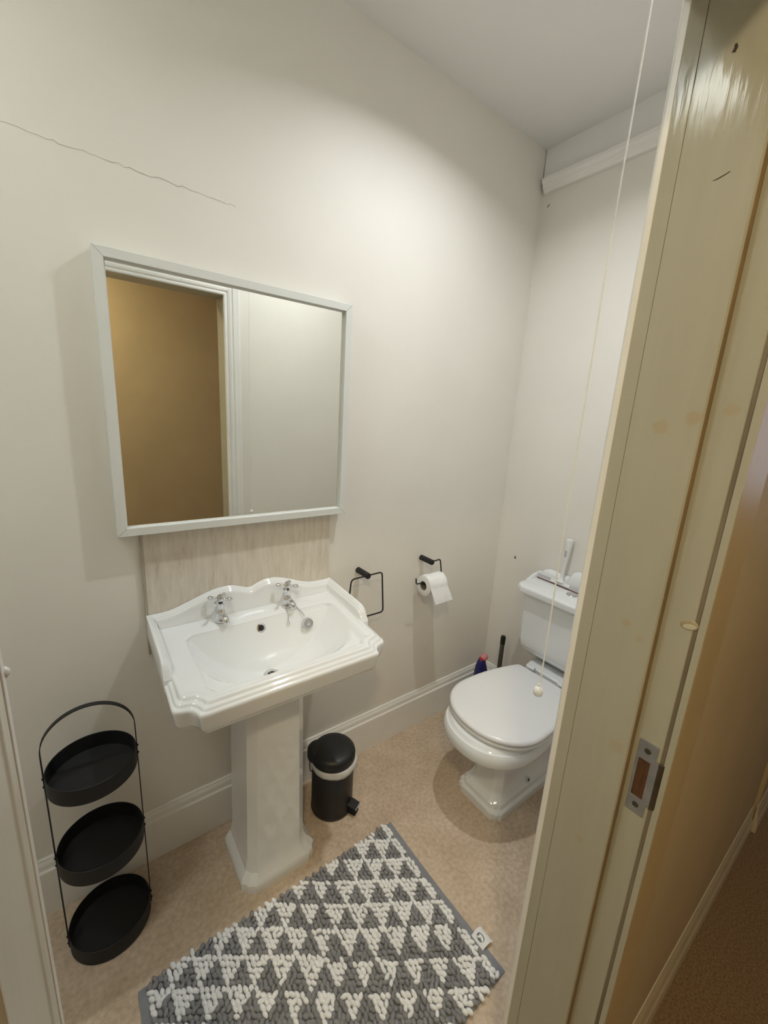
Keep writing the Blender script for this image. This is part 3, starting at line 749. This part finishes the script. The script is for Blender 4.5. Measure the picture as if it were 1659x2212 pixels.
# seat ring and lid
def lidplan(xf, hw, xb=1.545, c=1.245, n=2.15):
    out = []; a = c - xf
    for k in range(61):
        t = math.pi / 2 + math.pi * k / 60
        r = (abs(math.cos(t) / a) ** n + abs(math.sin(t) / hw) ** n) ** (-1 / n)
        out.append((c + r * math.cos(t), TY + r * math.sin(t)))
    out += [(c + (xb - c) * k / 10, TY - hw * (1 - 0.27 * (k / 10) ** 2.0)) for k in range(1, 11)]
    out += [(c + (xb - c) * k / 10, TY + hw * (1 - 0.27 * (k / 10) ** 2.0)) for k in range(10, 0, -1)]
    return out
def slabloft(name, mk, stages, m):
    bm = bmesh.new(); loft(bm, [with_z(polar(mk(*s[:2]), (1.3, TY), NT), s[2]) for s in stages])
    return finish(name, bm, m, toilet, autosmooth=50)
slabloft('seat', lidplan, [(1.072, 0.184, 0.3885), (1.066, 0.189, 0.391), (1.063, 0.192, 0.396), (1.063, 0.192, 0.4005), (1.067, 0.188, 0.4045), (1.075, 0.180, 0.4055)], M_SEAT)
slabloft('lid', lidplan, [(1.074, 0.182, 0.4065), (1.066, 0.190, 0.4085), (1.062, 0.194, 0.4135), (1.062, 0.194, 0.4190), (1.065, 0.191, 0.4240), (1.071, 0.185, 0.4275), (1.082, 0.174, 0.4295), (1.12, 0.145, 0.4305), (1.20, 0.07, 0.4310)], M_SEAT)
for s in (-1, 1):
    bm = bmesh.new(); tube(bm, [(1.552, TY + s * 0.075 - 0.018, 0.4405), (1.552, TY + s * 0.075 + 0.018, 0.4405)], 0.0085, 14)
    finish('hinge', bm, M_SEAT, toilet)
# cistern
def cis(x0, hw, c, nt=0.006, x1=1.755): return [(x0 + b, TY - 0.005 - a) for a, b in cham(-hw, hw, 0, x1 - x0, c, notch=nt)]
bm = bmesh.new()
loft(bm, [[(x, y, z) for x, y in cis(*a)] for a, z in (((1.640, 0.150, 0.016), 0.450), ((1.625, 0.172, 0.018), 0.456), ((1.600, 0.190, 0.018), 0.478), ((1.596, 0.192, 0.018), 0.492), ((1.592, 0.196, 0.018), 0.500), ((1.590, 0.201, 0.018), 0.53), ((1.585, 0.206, 0.018), 0.762))])
finish('cistern', bm, M_CERAM, toilet, bevel=0.004, bseg=3, autosmooth=35)
bm = bmesh.new()
ring = []
for d, z in ((0.012, 0.758), (0.004, 0.759), (0.0005, 0.762), (0.0, 0.766), (0.0, 0.782), (0.002, 0.788), (0.006, 0.7905), (0.012, 0.792)):
    ring.append([(x, y, z) for x, y in cis(1.558 + d, 0.226 - d, 0.022, 0.010)])
loft(bm, ring)
prof = smooth_curve([(TY + 0.221, 0.795), (TY + 0.214, 0.812), (TY + 0.200, 0.828), (TY + 0.175, 0.838), (TY + 0.150, 0.837), (TY + 0.115, 0.834), (TY + 0.082, 0.836), (TY + 0.070, 0.842), (TY + 0.062, 0.858), (TY + 0.045, 0.868), (TY + 0.0, 0.871)], 60)
prof = [(y - 0.005, z) for y, z in prof]
prof = prof + [(2 * (TY - 0.005) - y, z) for y, z in prof[::-1][1:]]
loft(bm, [[(1.756, y, 0.78), (1.756, y, z - 0.002), (1.754, y, z), (1.748, y, z), (1.742, y, z - 0.003), (1.740, y, z - 0.007), (1.735, y, z - 0.009), (1.732, y, z - 0.014), (1.727, y, max(0.791, z - 0.030)), (1.722, y, 0.790)] for y, z in prof])
# moulded side shoulders of the lid
for s in (-1, 1):
    loft(bm, [[(x, (TY - 0.005) + s * (0.226 - d), z) for d, z in ((0, 0.770), (0, zt - 0.004), (0.003, zt), (0.010, zt), (0.014, zt - 0.004), (0.016, 0.789), (0.016, 0.770))] for x, zt in ((1.640, 0.7925), (1.655, 0.796), (1.675, 0.804), (1.70, 0.812), (1.725, 0.814), (1.754, 0.815))])
finish('cistern_lid', bm, M_CERAM, toilet, autosmooth=40)
bm = bmesh.new()
lathe(bm, [(0.0235, 0.0), (0.0240, 0.003), (0.0225, 0.0045), (0.0195, 0.0042), (0.0185, 0.0025), (0.0170, 0.0030), (0.0165, 0.0055), (0.010, 0.0065), (0.0001, 0.0066)], (1.662, 0.826, 0.792), (0, 0, 1), 36)
finish('flush_button', bm, M_CHROME, toilet)

# ------------------------------------------------------------------ squeegee on cistern
sq = thing('squeegee', 'white handled squeegee standing on the toilet cistern against the wall', 'squeegee', (1.71, 0.92, 0.795))
bm = bmesh.new()
def obox(bm, a, b, up, w, h):
    a = Vector(a); b = Vector(b); t = (b - a).normalized(); up = Vector(up); up = (up - t * up.dot(t)).normalized(); s = t.cross(up)
    loft(bm, [[p + s * (w * i) + up * (h * j) for i, j in ((-.5, -.5), (.5, -.5), (.5, .5), (-.5, .5))] for p in (a, b)])
BA, BB = (1.716, 1.048, 0.8035), (1.700, 0.740, 0.8035)
up = Vector((0.45, 0, 1))
obox(bm, BA, BB, up, 0.003, 0.018); finish('blade_holder', bm, M_CLEAR, sq, smooth=False, bevel=0.0008)
bm = bmesh.new(); off = Vector((-0.0045, 0, -0.0095)); obox(bm, Vector(BA) + off, Vector(BB) + off, up, 0.0035, 0.0035)
finish('rubber_blade', bm, M_RUBBER, sq, smooth=False)
bm = bmesh.new(); obox(bm, (1.7115, 0.958, 0.806), (1.7065, 0.862, 0.806), up, 0.013, 0.017)
path = [(1.709, 0.910, 0.812), (1.711, 0.910, 0.822), (1.714, 0.9105, 0.838), (1.718, 0.911, 0.865), (1.723, 0.9115, 0.895), (1.729, 0.912, 0.935), (1.734, 0.9125, 0.975), (1.737, 0.913, 1.004), (1.7375, 0.913, 1.008)]
tube(bm, path, [0.020, 0.011, 0.0075, 0.0070, 0.0085, 0.0125, 0.0150, 0.0160, 0.0145], 18)
h = finish('handle', bm, M_WPLAST, sq, bevel=0.002)
bm = bmesh.new()   # small outlined mark printed on the handle
def hp(v, w):      # v along the handle 0..1 , w across
    zc = 0.930 + 0.026 * v; rr = 0.0122 + 0.0017 * v; xc = 1.7282 + 0.0032 * v
    a = w; return Vector((xc - math.cos(a) * rr - 0.0003, 0.912 + math.sin(a) * rr, zc))
def hline(v0, w0, v1, w1, wd=0.0006):
    pts = [hp(v0 + (v1 - v0) * k / 6, w0 + (w1 - w0) * k / 6) for k in range(7)]
    tube(bm, pts, wd, 4)
hline(0, .35, 1, .35); hline(0, -.25, 1, -.25); hline(0, .35, 0, -.25); hline(1, .35, 1, -.25)
hline(.25, .2, .25, -.12, 0.0008); hline(.5, .2, .5, -.12, 0.0008); hline(.72, .2, .72, -.12, 0.0008)
finish('printed_mark', bm, M_TAGINK, sq)

# ------------------------------------------------------------------ bottle and brush behind toilet
bt = thing('cleaner_bottle', 'dark blue toilet cleaner bottle with pink cap beside the skirting corner', 'bottle', (1.610, 1.205, 0))
bm = bmesh.new(); c0 = (1.612, 1.205)
rgs = []
for a, b, z, ox in ((0.036, 0.026, 0.0, 0), (0.041, 0.029, 0.006, 0), (0.043, 0.030, 0.08, 0), (0.043, 0.030, 0.16, 0), (0.041, 0.029, 0.20, 0), (0.036, 0.027, 0.232, -0.002), (0.029, 0.024, 0.258, -0.005), (0.022, 0.020, 0.278, -0.006), (0.017, 0.017, 0.292, -0.003), (0.016, 0.016, 0.300, 0.003)):
    rgs.append(with_z(sup(c0[0] + ox, c0[1], a, b, 2.4, 40), z))
loft(bm, rgs); finish('bottle_body', bm, M_BLUE, bt)
bm = bmesh.new(); lathe(bm, [(0.0165, -0.012), (0.0172, 0.0), (0.0165, 0.006)], (1.613, 1.203, 0.296), (0.5, -0.25, 1), 24); finish('collar', bm, M_RED, bt)
bm = bmesh.new(); lathe(bm, [(0.0180, 0.0), (0.0180, 0.006), (0.0172, 0.016), (0.0150, 0.021), (0.0100, 0.024), (0.0001, 0.025)], (1.6150, 1.201, 0.299), (0.5, -0.25, 1), 24); finish('cap', bm, M_PINK, bt)

br = thing('toilet_brush', 'toilet brush with grey rod handle and black top behind the toilet', 'brush', (1.69, 1.15, 0))
bm = bmesh.new(); lathe(bm, [(0.040, 0.0), (0.044, 0.004), (0.044, 0.13), (0.040, 0.134), (0.014, 0.136)], (1.69, 1.152, 0), (0, 0, 1), 32); finish('brush_pot', bm, M_CAPBLK, br)
bm = bmesh.new(); lathe(bm, [(0.0115, 0.13), (0.0115, 0.392)], (1.69, 1.152, 0), (0, 0, 1), 20); finish('rod', bm, M_ROD, br)
bm = bmesh.new(); lathe(bm, [(0.0125, 0.385), (0.0128, 0.420), (0.0115, 0.428), (0.0001, 0.430)], (1.69, 1.152, 0), (0, 0, 1), 20); finish('grip_cap', bm, M_CAPBLK, br)

# ------------------------------------------------------------------ towel ring and toilet roll holder
tr_ = thing('towel_ring', 'empty black square towel ring on the wall right of the basin', 'towel ring', (0.876, YW, 0.890))
bm = bmesh.new(); lathe(bm, [(0.0105, 0.0), (0.0120, 0.0015), (0.0120, 0.0745), (0.0108, 0.076), (0.0001, 0.076)], (0.8755, YW - 0.0002, 0.888), (0.01, -1, -0.02), 28); finish('post', bm, M_BLACK, tr_)
bm = bmesh.new()
yy = 1.238
sqp = [(0.876, yy, 0.886), (0.9475, yy, 0.8885), (0.9640, yy, 0.712), (0.786, yy, 0.712), (0.8035, yy, 0.884)]
pth = rounded([sqp[0]] + sqp[1:] + [sqp[0]], 0.016)[:-1]
tube(bm, pth, 0.0030, 10, closed=True); finish('ring', bm, M_BLACK, tr_)

hold = thing('toilet_roll_holder', 'black wire toilet roll holder on the wall between basin and toilet', 'toilet roll holder', (1.213, YW, 0.885))
bm = bmesh.new(); lathe(bm, [(0.0105, 0.0), (0.0120, 0.0015), (0.0120, 0.0745), (0.0108, 0.076), (0.0001, 0.076)], (1.213, YW - 0.0002, 0.886), (0.01, -1, -0.02), 28); finish('post', bm, M_BLACK, hold)
bm = bmesh.new()
pth = rounded([(1.214, yy, 0.8855), (1.268, yy, 0.8885), (1.288, yy, 0.796), (1.136, yy, 0.796), (1.133, yy, 0.822)], 0.010)
tube(bm, pth, 0.0030, 10); finish('wire_arm', bm, M_BLACK, hold)

roll = thing('toilet_roll', 'white toilet roll with hanging sheet on the black wire holder', 'toilet roll', (1.23, 1.238, 0.75))
rc = Vector((1.178, 1.238, 0.7805)); 
bm = bmesh.new()
RL = 0.104
NR = 48
def rr_(a): return 0.0455 + 0.0008 * math.sin(3 * a)
outer = [(0.0205, 0.0), (0.044, 0.0), (0.0455, 0.001), (0.0455, RL - 0.001), (0.044, RL), (0.0205, RL)]
rgs = []
ax = Vector((1, 0, 0))
for r, hh in outer + [outer[0]]:
    rgs.append([rc + ax * hh + Vector((0, math.cos(a), math.sin(a))) * r for a in [2 * math.pi * k / NR for k in range(NR)]])
loft(bm, rgs, cap0=False, cap1=False); bmesh.ops.remove_doubles(bm, verts=bm.verts, dist=1e-6)
finish('paper_roll', bm, M_PAPER, roll)
bm = bmesh.new()
rgs = []
for r, hh in ((0.0206, 0.0002), (0.0206, RL - 0.0002), (0.0192, RL - 0.0002), (0.0192, 0.0002), (0.0206, 0.0002)):
    rgs.append([rc + ax * hh + Vector((0, math.cos(a), math.sin(a))) * r for a in [2 * math.pi * k / NR for k in range(NR)]])
loft(bm, rgs, cap0=False, cap1=False); bmesh.ops.remove_doubles(bm, verts=bm.verts, dist=1e-6)
finish('cardboard_core', bm, M_CARD, roll)
bm = bmesh.new()
NU, NV = 18, 26
grid = []
for j in range(NV + 1):
    t = j / NV; row = []
    for i in range(NU + 1):
        s = i / NU; x = rc.x + RL * s
        if t < 0.42:
            a = math.radians(118 - t / 0.42 * 104); r = 0.0470
            y = rc.y - math.cos(a) * r * 1.0 if False else rc.y + math.cos(math.pi - a) * r * 1.0
            y = rc.y - math.sin(math.radians(-28 + t / 0.42 * 118)) * 0.0470
            z = rc.z + math.cos(math.radians(-28 + t / 0.42 * 118)) * 0.0470
            dx = 0
        else:
            q = (t - 0.42) / 0.58
            y = rc.y - 0.0470 - 0.020 * math.sin(q * 1.3); z = rc.z - 0.072 * q
            dx = 0.020 * q
            z += 0.002 * s * q
        wob = 0.0014 * math.sin(s * 9 + t * 5) * t + 0.0022 * math.exp(-((s - 0.56 - 0.15 * t) / 0.03) ** 2) * (0.3 + t)
        row.append(Vector((x + dx, y - wob, z + wob * 0.4)))
    grid.append(row)
V = [[bm.verts.new(p) for p in row] for row in grid]
for j in range(NV):
    for i in range(NU): bm.faces.new((V[j][i], V[j][i + 1], V[j + 1][i + 1], V[j + 1][i]))
sh = finish('hanging_sheet', bm, M_PAPER, roll)
sm = sh.modifiers.new('thick', 'SOLIDIFY'); sm.thickness = 0.0006

# ------------------------------------------------------------------ pedal bin
bn = thing('pedal_bin', 'small black cylindrical pedal bin with white liner beside the pedestal', 'bin', (0.693, 1.143, 0))
bc = (0.693, 1.143, 0)
bm = bmesh.new(); lathe(bm, [(0.0001, 0.0), (0.079, 0.0), (0.081, 0.003), (0.081, 0.012), (0.0795, 0.014), (0.0795, 0.222), (0.078, 0.224), (0.0001, 0.224)], bc, (0, 0, 1), 64); finish('bin_body', bm, M_BIN, bn)
bm = bmesh.new(); lathe(bm, [(0.0830, 0.0), (0.0838, 0.004), (0.0838, 0.020), (0.0815, 0.029), (0.076, 0.036), (0.066, 0.0415), (0.045, 0.0455), (0.020, 0.0470), (0.0001, 0.0472)], (bc[0], bc[1], 0.2225), (0, 0, 1), 64)
ld = finish('bin_lid', bm, M_BIN, bn)
hd = Vector((-0.62, 0.42, 0)).normalized()
bm = bmesh.new(); hc = Vector(bc) + hd * 0.055; lathe(bm, [(0.0001, 0.0), (0.043, 0.0), (0.044, 0.004), (0.044, 0.030), (0.040, 0.037), (0.030, 0.0415), (0.0001, 0.044)], (hc.x, hc.y, 0.2225), (0, 0, 1), 40)
o = finish('lid_hinge', bm, M_BIN, bn)
random.seed(8)
bm = bmesh.new(); rgs = []
for z, k in ((0.2235, 0.0), (0.222, 0.4), (0.216, 1.0), (0.206, 0.9), (0.198, 0.25)):
    ring = []
    for i in range(72):
        a = 2 * math.pi * i / 72
        front = 0.5 + 0.5 * math.cos(a - math.radians(-25))
        r = 0.0812 + k * (0.0015 + 0.0075 * front ** 2) + 0.0007 * math.sin(7 * a) * k + 0.0004 * math.sin(19 * a)
        drop = 0.010 * (0.5 + 0.5 * math.cos(a - math.radians(-60))) * (0.2235 - z) / 0.0255
        ring.append((bc[0] + r * math.cos(a), bc[1] + r * math.sin(a), z - drop + 0.0012 * math.sin(5 * a) * (1 if z < 0.2 else 0)))
    rgs.append(ring)
loft(bm, rgs, cap0=False, cap1=False); ln = finish('bin_liner', bm, M_LINER, bn)
s_ = ln.modifiers.new('thick', 'SOLIDIFY'); s_.thickness = 0.0006; s_.offset = 1
pd = Vector((0.50, -0.86, 0)).normalized(); ps = Vector((pd.y, -pd.x, 0)) * -1
def plate(name, d0, d1, w, z0, z1, th, m, lip=0.0):
    bm = bmesh.new(); c = Vector(bc)
    def P(d, s, z): return c + pd * d + ps * s + Vector((0, 0, z))
    sec = [P(d0, -w, z0), P(d0, w, z0), P(d1, w, z1), P(d1, -w, z1)]
    loft(bm, [[p for p in sec], [p + Vector((0, 0, th)) for p in sec]])
    if lip: loft(bm, [[P(d1 - 0.001, -w, z1 + th), P(d1 - 0.001, w, z1 + th), P(d1 + 0.003, w, z1 - lip), P(d1 + 0.003, -w, z1 - lip)], [P(d1 + 0.001, -w, z1 + th), P(d1 + 0.001, w, z1 + th), P(d1 + 0.005, w, z1 - lip), P(d1 + 0.005, -w, z1 - lip)]])
    return finish(name, bm, m, bn, smooth=False, bevel=0.001)
ped = plate('pedal', 0.070, 0.1120, 0.0185, 0.046, 0.038, 0.004, M_BIN)
bm = bmesh.new()
c = Vector(bc)
tube(bm, [c + pd * 0.1128 - ps * 0.018 + Vector((0, 0, 0.039)), c + pd * 0.1128 + ps * 0.018 + Vector((0, 0, 0.039))], 0.0024, 10)
o = finish('pedal_edge', bm, M_STEEL, None); o.parent = ped
plate('pedal_bracket', 0.070, 0.110, 0.0165, 0.008, 0.008, 0.003, M_BIN)
bm = bmesh.new()
hb = c + hd * 0.0; sd = Vector((-hd.y, hd.x, 0))
pts = []
for k in range(13):
    a = math.radians(115 + 50 * k / 12)
    pts.append(c + Vector((math.cos(a + 0.35), math.sin(a + 0.35), 0)) * 0.0880 + Vector((0, 0, 0.205 - 0.022 * math.sin(math.pi * k / 12))))
tube(bm, pts, 0.0018, 8); finish('carry_wire', bm, M_BLACK, bn)

# ------------------------------------------------------------------ three-tier caddy
cd = thing('tiered_stand', 'black metal three-tier stand with round trays left of the basin', 'stand', (-0.033, 1.160, 0))
CX, CYY = -0.033, 1.160
TRR = 0.0995
def tray(z, h, name='tray'):
    bm = bmesh.new()
    lathe(bm, [(0.0001, z), (TRR - 0.002, z), (TRR, z + 0.002), (TRR, z + h), (TRR - 0.0012, z + h + 0.0006), (TRR - 0.0024, z + h), (TRR - 0.0024, z + 0.0035), (TRR - 0.006, z + 0.0025), (0.0001, z + 0.0025)], (CX, CYY, 0), (0, 0, 1), 72)
    tr = finish(name, bm, M_BLACK, cd, autosmooth=40)
    for s in (-1, 1):
        for zz in (z + h * 0.30, z + h * 0.80):
            bm = bmesh.new(); lathe(bm, [(0.0036, 0.0), (0.0034, 0.0018), (0.0015, 0.0030), (0.0001, 0.0032)], (CX + s * (TRR + 0.0022), CYY, zz), (s, 0, 0), 12)
            o = finish('rivet', bm, M_BLACK, cd); 
for z in (0.001, 0.279, 0.531): tray(z, 0.047)
bm = bmesh.new()
XB = TRR + 0.0012; pth = [(CX - XB, 0.006), (CX - XB, 0.20), (CX - XB, 0.40), (CX - XB, 0.640)]
for k in range(1, 24):
    a = math.pi - math.pi * k / 24; pth.append((CX + XB * math.cos(a), 0.640 + 0.098 * math.sin(a)))
pth += [(CX + XB, 0.640), (CX + XB, 0.40), (CX + XB, 0.20), (CX + XB, 0.006)]
rgs = []; n = len(pth)
for i, (x, z) in enumerate(pth):
    a = Vector(pth[max(0, i - 1)]); b = Vector(pth[min(n - 1, i + 1)]); t = (b - a).normalized(); nn = Vector((t.y, -t.x))
    w = 0.0070
    rgs.append([(x + nn.x * o_, CYY + s * w, z + nn.y * o_) for o_, s in ((-0.0010, -1), (-0.0010, 1), (0.0010, 1), (0.0010, -1))])
loft(bm, rgs); finish('handle_band', bm, M_BLACK, cd, autosmooth=40)

# ------------------------------------------------------------------ bath mat
rug = thing('bath_mat', 'grey and white triangle pattern chenille bath mat on the floor', 'bath mat', (0.42, 0.68, 0))
def rwarp(x, y):
    """slight waviness of the soft mat's outline"""
    t = (y - 0.42) / 0.53
    return x + 0.010 * math.sin((t) * 2.6) * (-1 if x > 0.42 else 0.3) * (0.6 if x > 0.42 else 1), y + 0.004 * math.sin(x * 9)
bm = bmesh.new()
NX, NY = 40, 26
rx0, rx1, ry0, ry1 = 0.006, 0.840, 0.418, 0.945
G = [[None] * (NX + 1) for _ in range(NY + 1)]
for z in (0.0, 0.006):
    pass
top = []; bot = []
for j in range(NY + 1):
    rt, rb = [], []
    for i in range(NX + 1):
        x = rx0 + (rx1 - rx0) * i / NX; y = ry0 + (ry1 - ry0) * j / NY
        X, Y = rwarp(x, y)
        ed = min(i, NX - i, j, NY - j)
        rt.append(bm.verts.new((X, Y, 0.0035 if ed == 0 else 0.0075))); rb.append(bm.verts.new((X, Y, 0.0006)))
    top.append(rt); bot.append(rb)
for j in range(NY):
    for i in range(NX):
        bm.faces.new((top[j][i], top[j][i + 1], top[j + 1][i + 1], top[j + 1][i])); bm.faces.new((bot[j][i], bot[j + 1][i], bot[j + 1][i + 1], bot[j][i + 1]))
for i in range(NX):
    bm.faces.new((bot[0][i], bot[0][i + 1], top[0][i + 1], top[0][i])); bm.faces.new((bot[NY][i + 1], bot[NY][i], top[NY][i], top[NY][i + 1]))
for j in range(NY):
    bm.faces.new((bot[j + 1][0], bot[j][0], top[j][0], top[j + 1][0])); bm.faces.new((bot[j][NX], bot[j + 1][NX], top[j + 1][NX], top[j][NX]))
finish('backing', bm, M_HEM, rug)
random.seed(11)
UX, UY = 0.0606, 0.0800
def is_grey(x, y):
    s = (x - 0.010) / UX; k = math.floor(s); u = s - k
    # lattice vertex on line k+1 : y offset
    yoff = 0.934 - 0.0405 * (k + 1 - 4)          # vertex row on the right-hand line of this strip
    d = (y - (yoff - UY / 2)) / UY; d -= round(d)
    return abs(d) < 0.5 * u * 1.0
bm = bmesh.new()
tmpl = bmesh.new(); bmesh.ops.create_icosphere(tmpl, subdivisions=2, radius=1.0)
tv = [v.co.copy() for v in tmpl.verts]; tf = [[v.index for v in f.verts] for f in tmpl.faces]; tmpl.free()
verts, faces, mids = [], [], []
dxs, dys = 0.0118, 0.0155
x = rx0 + 0.026; ci = 0
while x < rx1 - 0.020:
    y = ry0 + 0.004 + (ci % 2) * dys / 2
    while y < ry1 - 0.002:
        jx, jy = x + random.uniform(-0.0018, 0.0018), y + random.uniform(-0.0022, 0.0022)
        g = is_grey(x + 0.35 * (jx - x), y + 0.35 * (jy - y))
        L = random.uniform(0.0088, 0.0122); W = random.uniform(0.0055, 0.0068); H = random.uniform(0.0062, 0.0080)
        if g: ang = math.radians(random.choice([90, 50, 130, 75, 110]) + random.uniform(-25, 25))
        else: ang = math.radians(108 + random.uniform(-22, 22)) if random.random() < 0.8 else math.radians(random.uniform(0, 180))
        tilt = random.uniform(-0.35, 0.35)
        X, Y = rwarp(jx, jy)
        E_ = Euler((0, tilt, ang)).to_matrix(); base = len(verts)
        zc = 0.0105 + random.uniform(-0.0012, 0.0030)
        for v in tv: verts.append(E_ @ Vector((v.x * L, v.y * W, v.z * H)) + Vector((X, Y, zc)))
        for f in tf: faces.append([base + i for i in f]); mids.append(1 if g else 0)
        y += dys
    x += dxs; ci += 1
bm.free()
me = bpy.data.meshes.new('pile'); me.from_pydata([tuple(v) for v in verts], [], faces)
me.materials.append(M_WOOL_W); me.materials.append(M_WOOL_G)
me.polygons.foreach_set('material_index', mids); me.polygons.foreach_set('use_smooth', [True] * len(faces)); me.update()
po = bpy.data.objects.new('pile', me); COL.objects.link(po); po.parent = rug; po.matrix_parent_inverse = Matrix.Translation(-rug.location)
po['kind'] = 'stuff'
# care tag
bm = bmesh.new(); rgs = []
for k in range(11):
    t = k / 10; xx = 0.822 + 0.038 * t; zz = 0.006 + 0.011 * math.sin(t * 2.6)
    rgs.append([(xx, 0.531 - 0.002 * t, zz), (xx, 0.487 - 0.004 * t, zz), (xx, 0.487 - 0.004 * t, zz + 0.0006), (xx, 0.531 - 0.002 * t, zz + 0.0006)])
loft(bm, rgs); tg = finish('care_tag', bm, M_TAG, rug)
bm = bmesh.new()
def tz(x): t = (x - 0.822) / 0.038; return 0.006 + 0.011 * math.sin(t * 2.6) + 0.0010
def patch(cx, cy, a, b, rot, lift, mi):
    n = 20; vs = []
    for k in range(n):
        t = 2 * math.pi * k / n; px = a * math.cos(t); py = b * math.sin(t)
        X = cx + px * math.cos(rot) - py * math.sin(rot); Y = cy + px * math.sin(rot) + py * math.cos(rot)
        vs.append(bm.verts.new((X, Y, tz(X) + lift)))
    bm.faces.new(vs).material_index = mi
patch(0.836, 0.509, 0.0085, 0.0125, 0.0, 0.0, 0)
patch(0.8335, 0.5135, 0.0022, 0.0048, 0.5, 0.0003, 1); patch(0.8345, 0.5025, 0.0020, 0.0050, -0.5, 0.0003, 1)
o = finish('tag_emblem', bm, [M_TAGINK, M_TAG], None, smooth=False); o.parent = tg
for q in o.data.polygons: pass

# ------------------------------------------------------------------ light pull cord
CXX, CYC = 0.739, 0.403
cord = thing('light_pull_cord', 'thin white light pull cord with small bell-shaped end, hanging inside the doorway', 'pull cord', (CXX, CYC, 0.95))
bm = bmesh.new()
pth = []
for k in range(60):
    z = 0.968 + (ZC - 0.03 - 0.968) * k / 59
    pth.append((CXX + 0.0016 * math.sin(z * 7) + 0.004 * max(0, z - 1.7), CYC + 0.0010 * math.sin(z * 11), z))
tube(bm, pth, 0.0015, 8); finish('cord', bm, M_CORD, cord)
bm = bmesh.new(); lathe(bm, [(0.0026, 0.014), (0.0030, 0.009), (0.0048, 0.007), (0.0082, 0.003), (0.0098, -0.003), (0.0096, -0.008), (0.0082, -0.0115), (0.0060, -0.0120), (0.0055, -0.0100), (0.0001, -0.0100)], (CXX, CYC, 0.957), (0, 0, 1), 28); finish('cord_pull', bm, M_WPLAST, cord)
bm = bmesh.new(); lathe(bm, [(0.040, 0.0), (0.040, -0.012), (0.034, -0.022), (0.012, -0.028), (0.004, -0.034)], (CXX + 0.004, CYC, ZC), (0, 0, 1), 32); finish('ceiling_switch', bm, M_WPLAST, cord)

# ------------------------------------------------------------------ the lamps
lp_ = thing('ceiling_downlight', 'small round white downlight in the room ceiling above the toilet roll', 'ceiling light', (0.985, 0.72, ZC))
bm = bmesh.new(); lathe(bm, [(0.045, 0.0), (0.062, 0.0), (0.062, -0.006), (0.056, -0.010), (0.045, -0.010)], (0.985, 0.72, ZC), (0, 0, 1), 48); finish('lamp_ring', bm, M_WPLAST, lp_)
bm = bmesh.new(); lathe(bm, [(0.0001, -0.001), (0.045, -0.001), (0.045, -0.006), (0.0001, -0.006)], (0.985, 0.72, ZC), (0, 0, 1), 32); finish('diffuser', bm, M_LAMP, lp_)
hl = thing('hall_ceiling_light', 'round warm ceiling light in the hall', 'ceiling light', (-0.30, -0.42, ZC))
bm = bmesh.new(); lathe(bm, [(0.0001, 0.0), (0.11, 0.0), (0.11, -0.02), (0.10, -0.06), (0.06, -0.085), (0.0001, -0.09)], (-0.30, -0.42, ZC), (0, 0, 1), 40)
finish('shade', bm, mat('warm_glass_shade', (0.8, 0.7, 0.5), 0.3, emit=(1, 0.74, 0.4), estr=3.0), hl)
